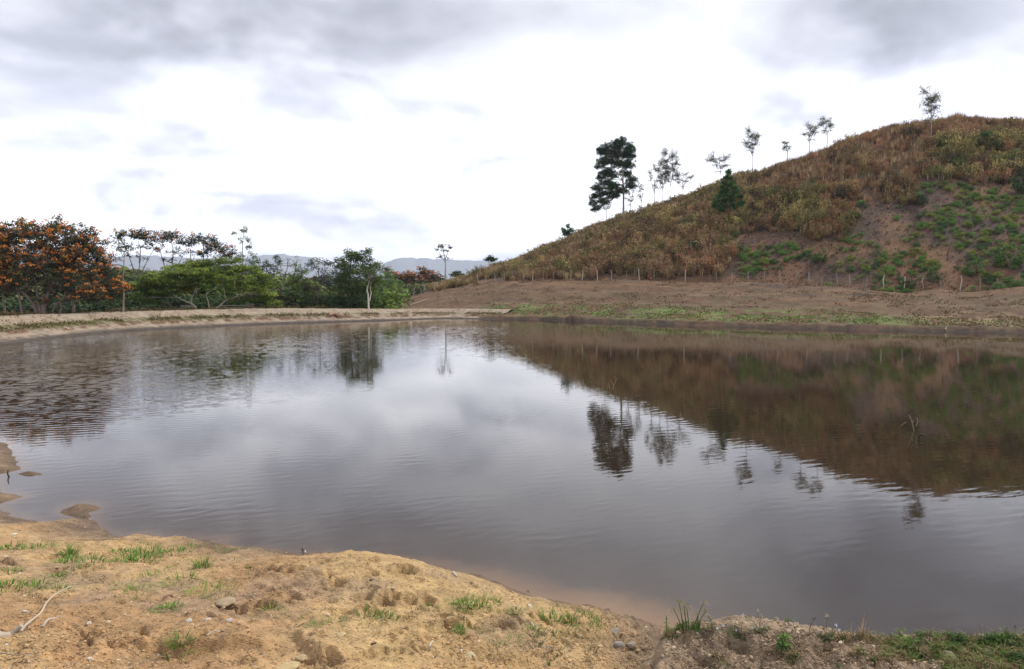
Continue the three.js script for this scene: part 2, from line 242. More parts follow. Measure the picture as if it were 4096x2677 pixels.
function bankColor(x, z, h, sd) {
  const [u] = [CU + FU * x / Math.max(.5, -z)], n1 = fbm(x * .7 + 40, z * .7, 4), n2 = fbm(x * 3.1, z * 3.1 + 20, 4), n3 = fbm(x * 11, z * 11, 3);
  let c = mix3(tan_, red, sst(-.15, .5, n1 + .25 * n2 - sst(500, 1100, u) * .3 + .12));
  c = mix3(c, yellow, sst(-.2, .45, -n1 + .3 * n2) * sst(-5.6, -4.4, z) * (1 - sst(1250, 1500, u)) * .9);
  c = mix3(c, yellow, .35 * sst(650, 850, u) * (1 - sst(1300, 1450, u)));
  c = mix3(c, grey, sst(1230, 1620, u + 160 * n1) * .92);
  c = mix3(c, [.36, .26, .17], .55 * sst(.1, .5, fbm(x * 1.3 - 9, z * 1.3 + 31, 3)));
  const nearWater = 1 - sst(.05, 1.5, sd + .25 * n2), wetB = 1 - sst(.03, .42, sd + .10 * n2 + .04 * n3);
  c = mix3(c, mix3([.20, .138, .092], [.28, .195, .125], sst(-.3, .3, n2)), nearWater * (.6 + .35 * (u < 560)));
  c = mix3(c, wet, wetB * .85);
  const q = 1 + .18 * n2 + .20 * n3 - .32 * sst(.42, .7, fbm(x * 7 + 3, z * 7, 4)) - .3 * (1 - sst(.0, .07, Math.abs(fbm(x * 2.4 + 70, z * 2.4, 4)))) * sst(.0, .3, fbm(x * .9 + 12, z * .9, 2));
  return [c[0] * q, c[1] * q, c[2] * q];
}
{ // near bank: fine where it lies close to the lens
  const r0 = 2.3, r1 = 26, nr = 590, a0 = -.86, a1 = .86, na = 470;
  const cache = (i, j) => {
    const r = r0 * Math.pow(r1 / r0, i / (nr - 1)), a = lerp(a0, a1, j / (na - 1)), x = r * Math.sin(a), z = -r * Math.cos(a), sd = nearSd(x, z);
    if (sd < -1.2) { let isl = false; for (const b of bumps) if ((x - b[0]) ** 2 + (z - b[1]) ** 2 < 1) isl = true; if (!isl) return [x, -.2, z, .2, .13, .08, -9]; }
    const h = bankHeight(x, z); return [x, h, z, ...bankColor(x, z, h, Math.min(sd, h > 0 && sd < 0 ? .05 : 99)), h];
  };
  struct('shore_ground', gridMesh(nr, na, cache, (v) => v[6] > -.16), M.soil);
  const rough = (x, z) => [x, bankBase(x, z) - .02 + .04 * fbm(x, z, 3), z, ...bankColor(x, z, 1, Math.max(0, nearSd(x, z)))];
  const g1 = gridMesh(14, 120, (i, j) => { const r = .05 + (r0 + .02) * i / 13, a = (j / 119 * 2 - 1) * Math.PI; return rough(r * Math.sin(a), -r * Math.cos(a)); });
  const side = (b0, b1, n) => gridMesh(60, n, (i, j) => { const r = r0 * Math.pow(60 / r0, i / 59), a = lerp(b0, b1, j / (n - 1)); return rough(r * Math.sin(a), -r * Math.cos(a)); });
  struct('shore_ground', mergeGeometries([g1, side(a1, Math.PI, 60), side(-Math.PI, a0, 60)]), M.soil);
}

// ---- far shore: azimuth tables measured from the photograph
const tab = (rows) => rows.map(([u, v, q, y]) => { const d = dir(u, v), k = Math.hypot(d[0], d[2]), r = (q ?? 0) * k / -d[2]; return [az(d[0], d[2]), r ?? 0, y ?? EYE + d[1] / k * (r ?? 0)]; });
function look(T, a, k) { if (a <= T[0][0]) return T[0][k]; for (let i = 0; i + 1 < T.length; i++) if (a < T[i + 1][0]) { const t = (a - T[i][0]) / (T[i + 1][0] - T[i][0]); return lerp(T[i][k], T[i + 1][k], t); } return T[T.length - 1][k]; }
const shoreUV = [[0, 801], [130, 785], [300, 769], [450, 761], [600, 754], [750, 749], [900, 744.5], [1040, 740], [1150, 742], [1250, 743], [1400, 749], [1600, 756], [1800, 762], [2000, 767], [2200, 771], [2379, 775]];
const farLine = [[-24, -26], [-30, -31], [-36, -36], ...shoreUV.map(([u, v]) => { const q = onPlane(u, v); return [q[0], q[2]]; }), [54, -44], [62, -34], [66, -20], [64, -4]];
const shoreT = farLine.slice(2).map(([x, z]) => [az(x, z), Math.hypot(x, z)]);
const shoreR = (a) => look(shoreT, a, 1);
const fenceUV = [[830, 712, 150], [870, 702, 148], [905, 697, 145], [940, 690, 142], [985, 680, 140], [1010, 675, 138], [1045, 667, 136], [1076, 664, 135], [1110, 660, 134], [1150, 655, 132], [1192, 650, 130], [1237, 653, 128], [1286, 652, 126], [1330, 652, 124], [1388, 652, 122], [1455, 648, 120], [1520, 650, 117], [1592, 654, 113], [1665, 655, 111], [1738, 653, 109], [1812, 655, 106], [1880, 660, 103], [1945, 661, 101], [2012, 671, 98], [2053, 675, 97], [2100, 678, 96], [2145, 673, 95], [2185, 670, 94], [2230, 677, 93], [2275, 677, 92], [2320, 669, 91], [2379, 664, 90], [2520, 664, 88]];
const fenceT = tab(fenceUV);
const crestT = tab([[830, 706, 175], [940, 684, 172], [1040, 660, 170], [1100, 640, 168], [1200, 607, 164], [1260, 582, 161], [1310, 564, 159], [1360, 540, 157], [1420, 520, 155], [1480, 500, 153], [1540, 480, 152], [1600, 465, 151], [1650, 440, 151], [1700, 420, 151], [1760, 402, 151], [1820, 380, 151], [1900, 355, 151], [1960, 327, 152], [2010, 310, 152], [2080, 292, 153], [2150, 283, 153], [2220, 271, 153], [2290, 275, 153], [2379, 285, 152], [2600, 330, 148], [3200, 470, 130]]);
function hillBase(a, r) {
  const rs = shoreR(a), rf = look(fenceT, a, 1), hf = look(fenceT, a, 2), rc = look(crestT, a, 1), hc = look(crestT, a, 2) - .75;
  const west = 1 - sst(-.085, -.03, a);           // behind the dam's end
  if (r < rs) return Math.max(-1, -.2 * (rs - r)) - west;
  const bank = lerp(.42, .3, west) * sst(0, .9, r - rs) - west * 1.0 * (1 - sst(3, 9, r - rs));
  if (r < rf) { const t = (r - rs) / (rf - rs); return bank + (hf - .5) * (.35 * t + .65 * t * t * (3 - 2 * t)) * 1.0; }
  const L = rc - rf, s = (hc - hf), m1 = .5 * s;
  if (r < rc) { const t = (r - rf) / L, m0 = 1.15 * s; return (2 * t ** 3 - 3 * t * t + 1) * hf + (t ** 3 - 2 * t * t + t) * m0 + (3 * t * t - 2 * t ** 3) * hc + (t ** 3 - t * t) * m1; }
  const d = r - rc; return hc + m1 / L * 9 * (1 - Math.exp(-d / 9)) - .010 * d * d;
}
function hillHeight(x, z) {
  const a = az(x, z), r = Math.hypot(x, z), rs = shoreR(a), rf = look(fenceT, a, 1), q = sst(rs - .5, rs + 2, r);
  let h = hillBase(a, r) + q * (.22 * fbm(x * .12, z * .12, 3) * sst(rs + 4, rf + 8, r) + .10 * fbm(x * .5, z * .5, 3) + .05 * fbm(x * 1.9, z * 1.9, 3));
  if (r < rf + 3) { // cattle terraces along the slope, and the cut bank
    const tr = (r - rs) / (rf - rs); h += .10 * q * Math.sin(tr * 26 + 3 * fbm(x * .06, z * .06, 2) + a * 3) * sst(.12, .3, tr) * sst(1.1, .8, tr);
    for (const [t0, ph] of [[.36, 0], [.62, 1.7]]) { const tt = t0 + .05 * Math.sin(a * 7 + ph) + .02 * vnoise(a * 40, ph); h += -.16 * Math.exp(-(((tr - tt) / .022) ** 2)) * sst(-.06, .05, a); }
    h += .10 * fbm(x * .9, z * .9 + 7, 3) * Math.exp(-(((r - rs - .7) / .7) ** 2)) + .5 * Math.max(0, fbm(x * .35, z * .35 + 3, 4)) * sst(0, .5, r - rs) * (1 - sst(1, 3.2, r - rs));
  }
  return h;
}
function hitHill(u, v, r0 = 50) { const d = dir(u, v), k = Math.hypot(d[0], d[2]), a = az(d[0], d[2]); let r = Math.max(r0, shoreR(a)); for (; r < 240; r += .25) if (EYE + d[1] / k * r < hillHeight(d[0] / k * r, d[2] / k * r)) return [d[0] / k * r, hillHeight(d[0] / k * r, d[2] / k * r), d[2] / k * r]; const rc = look(crestT, a, 1); const x = d[0] / k * rc, z = d[2] / k * rc; return [x, hillHeight(x, z), z]; }
// scrub and clearing on the slope, outlined as they lie in the photograph
const scrubLeft = [[960, 668], [1030, 650], [1240, 560], [1450, 470], [1690, 360], [1740, 400], [1745, 530], [1712, 560], [1706, 600], [1692, 645], [1592, 645], [1455, 640], [1240, 642], [1100, 652], [1010, 668]];
const scrubTop = [[1660, 400], [2000, 240], [2200, 200], [2700, 230], [2700, 420], [2379, 415], [2300, 430], [2210, 425], [2122, 432], [2114, 466], [2030, 474], [1986, 466], [2000, 520], [1985, 548], [1880, 552], [1800, 540], [1715, 530]];
const inScrub = (u, v) => inPoly(scrubLeft, u, v) || inPoly(scrubTop, u, v);
const purple = [.088, .056, .046], brown = [.205, .112, .056], rust = [.21, .10, .055], mud = [.06, .042, .032], sward = [.15, .19, .05], under = [.09, .058, .035];
function hillColor(x, z, h) {
  const a = az(x, z), r = Math.hypot(x, z), rs = shoreR(a), rf = look(fenceT, a, 1), [u, v] = toPhoto(x, h, z), n1 = fbm(x * .10, z * .10, 4), n2 = fbm(x * .6, z * .6, 4), n3 = fbm(x * 2.3, z * 2.3, 2);
  let c;
  if (r > rf - 1.5) {
    c = mix3(purple, brown, sst(-.2, .5, n1 + .3 * n2));
    c = mix3(c, rust, .8 * sst(.15, .5, fbm(x * .14 + 7, z * .14, 3)) * (1 - sst(520, 430, v)));
    if (inScrub(u + 26 * n2, v + 18 * n3)) c = mix3(under, [.17, .10, .052], sst(-.3, .5, n2));
    c = mix3(c, brown, (1 - sst(rf - 1.5, rf + 3, r)) * .8);
  } else {
    const t = (r - rs) / (rf - rs);
    c = mix3(brown, purple, .42 * sst(-.2, .5, n1 + .25 * n2 + .2 * sst(1500, 1900, u)));
    c = mix3(c, rust, .75 * (1 - sst(1050, 1260, u)) * sst(-.1, .4, n2 + .2));
    c = mix3(c, [.21, .125, .075], .45 * sst(.1, .5, fbm(x * .9, z * .25, 3)));
    c = mix3(c, [.115, .098, .045], .5 * sst(-.05, .4, n2 + .35 * n3 + .25 * (t < .7)) );
    c = mix3(c, [.062, .048, .042], .75 * sst(.05, .4, fbm(x * .28 + 30, z * .5, 4)) * sst(1640, 1760, u) * (1 - sst(2000, 2150, u)) * sst(.5, .7, t));
    const g = Math.exp(-(((t - .17) / .13) ** 2)) * (1 - sst(1880, 2250, u)) * sst(1060, 1180, u) + .5 * Math.exp(-(((t - .2) / .12) ** 2)) * sst(1950, 2100, u);
    c = mix3(c, sward, clamp(g * 1.5 * sst(-.3, .35, n2 + .3 * n1 + .3 * n3)));
    c = mix3(c, [.34, .205, .12], .7 * sst(2080, 2200, u) * Math.exp(-(((t - .26) / .13) ** 2)) * sst(-.2, .3, n3 + n2));
    { const k = 1 + .38 * fbm(a * 46 + .2 * n2, (r - rs) * .9, 4) + .25 * fbm(x * 1.2, z * 1.2, 3); c = [c[0] * k, c[1] * k, c[2] * k]; }
    for (const [t0, ph] of [[.36, 0], [.62, 1.7]]) { const tt = t0 + .05 * Math.sin(a * 7 + ph) + .02 * vnoise(a * 40, ph); c = mix3(c, [.24, .16, .105], .6 * Math.exp(-(((t - tt) / .02) ** 2)) * sst(-.06, .05, a)); }
    c = mix3(c, [.14, .082, .052], (1 - sst(.5, 1.1, r - rs + .5 * n3)) * .8);
    c = mix3(c, mud, (1 - sst(.2, .6, r - rs + .35 * n3)) * sst(-.35, .1, n2 + .2) );
  }
  const q = 1 + .22 * n2 + .16 * n3;
  return [c[0] * q, c[1] * q, c[2] * q];
}
{
  const a0 = -.24, a1 = 1.5, na = 560, nr = 330;
  struct('hillside', gridMesh(nr, na, (i, j) => { const t = j / (na - 1), a = t < .86 ? lerp(a0, .72, t / .86) : lerp(.72, a1, (t - .86) / .14), s = i / (nr - 1), rs = shoreR(a), r = rs - 1.5 + (250 - rs) * (.75 * s + .25 * s * s), x = r * Math.sin(a), z = -r * Math.cos(a), h = hillHeight(x, z); return [x, h, z, ...hillColor(x, z, h)]; }), M.hill);
}
// ---- dam: an earth bank along the far left waterline
const damLine = curve([...farLine.slice(0, 11), farLine[11]].map(([x, z]) => [x, 0, z]), 520);
const damProf = [[-3, -.8], [-1, -.3], [0, .0], [.25, .16], [.6, .22], [1.2, .42], [2.0, .78], [2.9, 1.12], [3.7, 1.42], [4.4, 1.62], [5.0, 1.72], [6.2, 1.72], [8, 1.70], [9, 1.45], [11, .6], [14, -.6], [17, -1.4]];
function damH(d) { for (let i = 0; i + 1 < damProf.length; i++) if (d < damProf[i + 1][0]) return lerp(damProf[i][1], damProf[i + 1][1], clamp((d - damProf[i][0]) / (damProf[i + 1][0] - damProf[i][0]))); return -1.4; }
const damTop = (i) => lerp(1, .72, sst(330, 500, i));
function damPoint(i, d) { const p = damLine[i], q = damLine[Math.min(519, i + 4)], o = damLine[Math.max(0, i - 4)], n = unit([q[2] - o[2], 0, -(q[0] - o[0])]); const x = p[0] + n[0] * d, z = p[2] + n[2] * d; return [x, damH(d) * damTop(i), z]; }
{
  const ds = []; for (let d = -3; d < 7; d += .14) ds.push(d); for (let d = 7; d <= 17; d += .5) ds.push(d);
  struct('dam', gridMesh(ds.length, 521, (i, j) => {
    const d = ds[i], p = damPoint(j, d), [x, , z] = p, n2 = fbm(x * .5, z * .5, 4), n3 = fbm(x * 2.2, z * 2.2, 3), rill = Math.abs(fbm(j * .16, d * .25, 3));
    const on = sst(.1, .8, d) * (1 - sst(9, 12, d)), h = p[1] + on * (.09 * n2 + .06 * n3) - sst(2.6, 3.6, d) * (1 - sst(4.2, 4.8, d)) * .20 * sst(.02, .3, rill) * .8 - sst(.3, .9, d) * (1 - sst(1.6, 2.4, d)) * .10 * sst(.1, .3, rill);
    let c = [.46, .375, .28];
    c = mix3(c, [.37, .28, .20], sst(-.1, .4, n3 + n2));
    c = mix3(c, [.17, .155, .06], (1 - sst(.35, .9, Math.abs(d - 2.55 + .5 * n2))) * (1 - sst(260, 470, j) * .55) * sst(-.5, .0, n3 + .4 * n2 + .18));
    c = mix3(c, [.19, .10, .06], (1 - sst(.18, .5, Math.abs(d - 1.75 + .4 * n2))) * sst(-.05, .3, n3 + .15));
    c = mix3(c, [.25, .195, .155], 1 - sst(.75, 1.15, d + .3 * n3));
    c = mix3(c, [.105, .085, .073], 1 - sst(.28, .6, d + .25 * n3));
    const q = 1 + .16 * n3 + .1 * n2;
    return [x, h, z, c[0] * q, c[1] * q, c[2] * q];
  }), M.hill);
}
// ---- plain to the horizon, and the far range
struct('plain', gridMesh(60, 90, (i, j) => { const a = (j / 89 * 2 - 1) * Math.PI, r = .5 + lerp(500, 11500, sst(.62, .52, Math.abs(a + .33))) * Math.pow(i / 59, 3.2), x = r * Math.sin(a), z = -r * Math.cos(a), n = fbm(x * .02, z * .02, 3); return [x, -1.5, z, .085 + .03 * n, .085 + .02 * n, .035]; }), M.hill);
{
  const ridgeT = tab([[-900, 600, 10600], [-300, 585, 10600], [0, 596, 10600], [200, 606, 10600], [330, 594, 10600], [440, 598, 10600], [560, 596, 10600], [610, 590, 10600], [650, 586, 10600], [690, 590, 10600], [720, 592, 10600], [750, 606, 10600], [790, 616, 10600], [840, 620, 10600], [880, 610, 10600], [915, 597, 10600], [940, 591, 10600], [985, 591, 10600], [1040, 594, 10600], [1100, 598, 10600], [1160, 600, 10600], [1300, 606, 10600], [1700, 590, 10600], [2300, 600, 10600], [3200, 590, 10600]]);
  struct('mountain_range', gridMesh(40, 420, (i, j) => {
    const a = lerp(-.78, .12, j / 419), t = i / 39, r = lerp(7500, 12500, t), hc = look(ridgeT, a, 2) * .92, x = r * Math.sin(a), z = -r * Math.cos(a), k = t < .62 ? sst(0, 1, t / .62) * .55 + .45 * t / .62 : 1 - sst(.62, 1.1, t) * .7;
    const rid = 1 - Math.abs(fbm(x * .0009, z * .0009, 5, .55)) * 2; const spur = fbm(a * 24, t * 2.2, 4);
    const h = hc * k * (.93 + .07 * rid) + hc * .26 * spur * (1 - sst(.45, .62, t)) * sst(0, .2, t) + 14 * fbm(a * 190, t * 3, 3) * k;
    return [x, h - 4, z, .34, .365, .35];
  }), M.hill);
}
// ---- water
{
  // fine ripples: a height map that repeats every 20 m
  const n = 1536, tile = 20, r = rng(23), ripples = [], fine = new Float32Array(n * n * 4), HM = .0006;
  for (let k = 0; k < 44; k++) { const wl = .09 * Math.pow(10, r() * .65), ang = .4 + gauss(r) * .6, kx = Math.round(tile / wl * Math.sin(ang)), kz = Math.round(tile / wl * Math.cos(ang)), p = r() * 6.28, a = .00065 * wl / 6.283; const w = { a, cx: new Float32Array(n), sx: new Float32Array(n), cz: new Float32Array(n), sz: new Float32Array(n) }; for (let i = 0; i < n; i++) { const t = i / n * 2 * Math.PI; w.cx[i] = Math.cos(kx * t + p); w.sx[i] = Math.sin(kx * t + p); w.cz[i] = Math.cos(kz * t); w.sz[i] = Math.sin(kz * t); } ripples.push(w); }
  for (let j = 0; j < n; j++) for (let i = 0; i < n; i++) { let h = 0; for (const w of ripples) h += w.a * (w.sx[i] * w.cz[j] + w.cx[i] * w.sz[j]); const k = 4 * (j * n + i); fine[k] = fine[k + 1] = fine[k + 2] = .5 + h / HM / 2; fine[k + 3] = 1; }
  const tb = new THREE.DataTexture(fine, n, n, THREE.RGBAFormat, THREE.FloatType); tb.wrapS = tb.wrapT = THREE.RepeatWrapping; tb.repeat.set(1 / tile, 1 / tile);
  // slopes of the longer ripples over the whole pond, stronger where gusts reach the water
  const m = 2048, nb = new Float32Array(m * m * 4), X0 = -64, Z0 = -112, SZ = 140, r2 = rng(5), lw = [];
  for (let k = 0; k < 30; k++) { const wl = .18 * Math.pow(2.7, r2()), ang = .4 + gauss(r2) * .6, q = 2 * Math.PI / wl; lw.push([q * Math.sin(ang), q * Math.cos(ang), r2() * 6.28, Math.sin(ang), Math.cos(ang)]); }
  for (let j = 0; j < m; j++) for (let i = 0; i < m; i++) {
    const x = X0 + (i + .5) / m * SZ, z = Z0 + (j + .5) / m * SZ; let sx = 0, sz = 0; for (const w of lw) { const c = Math.cos(w[0] * x + w[1] * z + w[2]); sx += c * w[3]; sz += c * w[4]; }
    const [u, v] = toPhoto(x, 0, Math.min(z, -3)), n0 = fbm(x * .11, z * .07, 3), gust = .0004 + .024 * Math.exp(-(((u - 20) / 330) ** 2) - ((v - 875) / 80) ** 2) * (1 + .6 * n0) + .010 * Math.exp(-(((u - 480) / 480) ** 2) - ((v - 795) / 36) ** 2) + .006 * Math.exp(-(((u - 1130) / 130) ** 2) - ((v - 765) / 16) ** 2) + .0005 * sst(0, .5, n0) + .0003 * Math.exp(-(((u - 500) / 500) ** 2) - ((v - 1150) / 90) ** 2);
    const k = 4 * (j * m + i), nx = -sx * gust, nz = -sz * gust, l = Math.hypot(nx, 1, nz); nb[k] = .5 + .5 * nx / l; nb[k + 1] = .5 + .5 * nz / l; nb[k + 2] = .5 + .5 / l; nb[k + 3] = 1;
  }
  const tn = new THREE.DataTexture(nb, m, m, THREE.RGBAFormat, THREE.FloatType); tn.repeat.set(1 / SZ, 1 / SZ); tn.offset.set(-X0 / SZ, -Z0 / SZ);
  for (const t of [tb, tn]) { t.magFilter = t.minFilter = THREE.LinearFilter; t.needsUpdate = true; }
  const mat = new THREE.MeshPhysicalMaterial({ vertexColors: true, roughness: .025, ior: 1.5, normalMap: tn, bumpMap: tb, bumpScale: HM * 2 });
  const nr = 260, na = 300;
  const g = gridMesh(nr, na, (i, j) => {
    const a = lerp(-1.1, 1.3, j / (na - 1)), rmax = (a < shoreT[0][0] ? 52 : shoreR(a)) + 1.2, r = 4.5 * Math.pow(rmax / 4.5, i / (nr - 1)), x = r * Math.sin(a), z = -r * Math.cos(a);
    let c = [.030, .020, .012]; if (r < 24) { const sd = -nearSd(x, z), rt = sst(-1.5, .8, x); c = mix3(c, [.07, .048, .03], (1 - sst(.2, 2.6, sd)) * .7); c = mix3(c, [.24, .135, .06], (1 - sst(.02, lerp(.35, .85, rt), sd)) * lerp(.35, .85, rt)); }
    return [x, 0, z, ...c];
  });
  const p = g.attributes.position, uv = g.attributes.uv; for (let k = 0; k < p.count; k++) uv.setXY(k, p.getX(k), p.getZ(k));
  struct('pond_water', g, mat);
}

// ---------------------------------------------------------------- trees
// lobes: [u, v, half width, half height] of each mass of foliage as it shows in the photograph; o.d is the distance
function tree(o) {
  const r = rng(o.seed ?? 1), k = o.d / FU, [bu, bv] = o.trunk[0][0], base = o.base ?? (() => { const p = atRange(bu, bv, o.d); return [p[0], o.y0, p[2]]; })();
  const g = thing(o.name, o.label, 'tree', base, o.group);
  const d0 = unit([base[0], 0, base[2]]), side = [-d0[2], 0, d0[0]];
  const loc = (u, v, dep = 0) => { const p = atRange(u, v, o.d); return [p[0] - base[0] + d0[0] * dep, p[1] - base[1], p[2] - base[2] + d0[2] * dep]; };
  const boughs = [], wood = new Geo(), crown = new Geo(), fl = new Geo(), bark = o.bark ?? [.22, .17, .13];
  const limbs = [];
  o.trunk.forEach((path, ti) => {
    const dep = ti ? rr(-.6, .6, r) * (o.depth ?? 1) : 0, pts = path.map(([u, v], i) => { const p = loc(u, v, i ? dep * i / path.length : 0); return p; });
    if (!ti || o.rooted) { pts[0] = [pts[0][0], Math.min(pts[0][1], 0), pts[0][2]]; if (o.base && !ti) pts[0] = [0, -.3, 0]; }
    const c = curve(pts, Math.max(6, path.length * 4)), ra = (o.r?.[ti] ?? o.r?.[0] ?? .15), c2 = c.map((p, i) => [p[0] + .25 * ra * vnoise(i * .9, ti * 7), p[1], p[2] + .25 * ra * vnoise(i * .9 + 40, ti * 7)]);
    const bole = new Geo(); boughs.push(bole); bole.tube(c2, c2.map((_, i) => ra * (1 - .68 * i / (c2.length - 1)) * (i === 0 ? 1.25 : 1)), o.sides ?? 7, bark, o.barkTop);
    c2.forEach((p, i) => { if (i / (c2.length - 1) > (o.from ?? .3)) limbs.push([p, ra * (1 - .68 * i / (c2.length - 1))]); });
  });
  const fade = (c, a) => { const q = 1 + a * (r() * 2 - 1), w = 1 + .12 * (r() * 2 - 1); return [c[0] * q * w, c[1] * q, c[2] * q]; };
  for (const [u, v, ru, rv, dn = 1, colour] of o.lobes) {
    const c = loc(u, v, (o.depth ?? 1) * rr(-1, 1, r) * ru * k * .5), rx = ru * k, ry = rv * k, rz = (o.round ?? .85) * Math.max(rx, Math.min(ry, rx * 1.5));
    // limb from the trunk to this mass
    let best = limbs[0], bd = 1e9; for (const L of limbs) { const dx = L[0][0] - c[0], dy = L[0][1] - c[1], dz = L[0][2] - c[2], d = Math.hypot(dx, dy, dz) + (dy > -ry * .2 ? 3 * (dy + ry * .2) : 0); if (d < bd) { bd = d; best = L; } }
    const s = best[0], mid = [lerp(s[0], c[0], .5) + rr(-.1, .1, r) * rx, lerp(s[1], c[1], o.arch ?? .42), lerp(s[2], c[2], .5) + rr(-.1, .1, r) * rx], lim = curve([s, mid, c], 7);
    const lr = Math.max(best[1] * .62, .02 * (o.twig ?? 1));
    wood.tube(lim, lim.map((_, i) => lr * (1 - .75 * i / 7)), 5, o.limb ?? bark);
    const nC = Math.max(3, Math.round((o.nC ?? 20) * dn * (ru * rv) / 1000 * 1.0));
    const lobeTone = 1 + .16 * (r() * 2 - 1);
    for (let q = 0; q < nC; q++) {
      const w = unit(ball(r)), shell = Math.pow(r(), .45) * (o.fill ?? 1);
      const e = [w[0] * shell, w[1] * shell, w[2] * shell]; if (e[1] < 0) e[1] *= o.under ?? .7;
      const p = [c[0] + e[0] * rx * Math.abs(1) * 1, c[1] + e[1] * ry, c[2] + e[2] * rz];
      const li = lim[2 + Math.floor(r() * 6)];
      if (r() < (o.twigs ?? .8)) { const m2 = [lerp(li[0], p[0], .55) + rr(-.08, .08, r), lerp(li[1], p[1], .45), lerp(li[2], p[2], .55) + rr(-.08, .08, r)], tw = .016 * (o.twig ?? 1) * (.8 + k * 10); wood.tube([li, m2, p], [tw * 1.5, tw, tw * .5], 3, o.limb ?? bark); }
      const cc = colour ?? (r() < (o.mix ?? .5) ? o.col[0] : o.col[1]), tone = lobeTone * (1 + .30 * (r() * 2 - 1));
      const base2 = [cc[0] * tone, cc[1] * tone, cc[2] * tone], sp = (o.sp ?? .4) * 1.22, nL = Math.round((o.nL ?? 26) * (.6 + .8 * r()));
      for (let l = 0; l < nL; l++) {
        const b = ball(r), a = [p[0] + b[0] * sp, p[1] + b[1] * sp * (o.flat ?? .7), p[2] + b[2] * sp];
        let dd, nn;
        if (o.needle) { a[0] = p[0] + b[0] * sp * .35; a[1] = p[1] + b[1] * sp * .35; a[2] = p[2] + b[2] * sp * .35; dd = unit([b[0] + w[0] * .25, .45 + b[1], b[2] + w[2] * .25]); nn = unit(ball(r)); }
        else { dd = unit([rr(-1, 1, r), (o.droop ?? -.25) + rr(-.5, .5, r), rr(-1, 1, r)]); nn = unit([rr(-1, 1, r), (o.up ?? .9) + r() * .6, rr(-1, 1, r)]); }
        const L = (o.s ?? .16) * (o.big ?? 1.22) * (.7 + .6 * r()); crown.leaf(a, dd, nn, L, L * (o.wide ?? .55), fade(base2, .22));
      }
      if (o.flowers && r() < o.flowers.p * (o.flowers.patchy ? (.35 + .85 * sst(-.35, .2, fbm(p[0] * .8 + 3, p[1] * .8 + p[2] * .4, 2))) : 1) && e[1] > -.5) {
        const fn = o.flowers.n, fc = o.flowers.col[Math.floor(r() * o.flowers.col.length)], out = unit([w[0] * .6 - d0[0] * .5, .55 + w[1] * .3, w[2] * .6 - d0[2] * .5]);
        const fo = [p[0] + out[0] * sp * .8, p[1] + out[1] * sp * .75, p[2] + out[2] * sp * .8];
        for (let l = 0; l < fn; l++) { const b = ball(r); fl.leaf([fo[0] + b[0] * o.flowers.sp, fo[1] + b[1] * o.flowers.sp * .6, fo[2] + b[2] * o.flowers.sp], unit([b[0], .6 + r(), b[2]]), unit(ball(r)), o.flowers.s * (.7 + .6 * r()), o.flowers.s * .8, fade(fc, .3)); }
      }
    }
  }
  boughs.forEach((b, i) => put(i && !o.rooted ? 'limb' : 'trunk', b.build(), M.bark, g));
  for (const [n, q, m] of [['branches', wood, M.bark], ['crown', crown, M.leaf], ['flowers', fl, M.flower]]) if (q.p.length) put(n, q.build(), m, g).userData.kind = 'stuff';
  return g;
}
const green = [.125, .195, .032], lime = [.245, .30, .05], deep = [.042, .085, .022], dusk = [.052, .072, .034], olive = [.14, .15, .045], fresh = [.15, .28, .06], orangeF = [[.66, .22, .035], [.55, .15, .025], [.74, .32, .07]];
const Y0 = -1.3;
// left bank wood, front row
tree({ name: 'flowering_tree', label: 'big tree covered in orange blossom at the left edge behind the dam', seed: 3, d: 84, y0: Y0, r: [.30, .22, .20, .16, .13, .12], bark: [.20, .155, .125], rooted: true,
  trunk: [[[104, 748], [102, 715], [108, 690], [122, 660], [140, 628], [150, 585]], [[100, 748], [80, 712], [52, 680], [20, 660], [-14, 648]], [[112, 748], [128, 712], [158, 690], [200, 668], [235, 650]], [[100, 735], [88, 690], [78, 640], [76, 590], [90, 545]], [[60, 690], [40, 660], [36, 620], [50, 575]], [[120, 690], [160, 660], [190, 620], [205, 585]]],
  lobes: [[128, 530, 34, 26], [60, 538, 40, 26], [10, 555, 30, 30], [185, 550, 34, 26], [95, 570, 46, 30, .8], [30, 600, 36, 30, .8], [150, 585, 42, 32, .9], [215, 580, 34, 30], [240, 615, 26, 30], [180, 625, 44, 28, .7], [105, 620, 44, 30, .6], [40, 650, 40, 28, .5], [250, 650, 26, 26], [276, 668, 20, 18], [210, 668, 40, 24, .7], [135, 665, 44, 22, .45], [-10, 640, 26, 40, .7], [-30, 580, 40, 50], [170, 688, 34, 16, .5], [232, 690, 22, 14, .7], [100, 690, 20, 16, .4], [262, 690, 16, 12], [90, 600, 60, 60, .25], [160, 600, 70, 70, .25], [60, 620, 60, 50, .25]],
  nC: 74, nL: 20, s: .20, sp: .34, mix: .6, col: [[.07, .085, .04], [.13, .10, .05]], fill: 1, under: .9, twig: 1.3, from: .35, flowers: { p: .62, n: 14, s: .15, sp: .22, col: orangeF, patchy: .5 } });
tree({ name: 'slender_tree', label: 'thin bare trunk rising between the orange tree and the spreading green tree', seed: 41, d: 87, y0: Y0, r: [.13], bark: [.27, .215, .17], trunk: [[[284, 748], [287, 700], [286, 650], [288, 600]]], lobes: [[270, 560, 18, 22, .8], [292, 580, 16, 20, .6], [282, 605, 16, 18, .4]], nC: 36, nL: 9, s: .2, sp: .3, col: [dusk, olive], from: .7 });
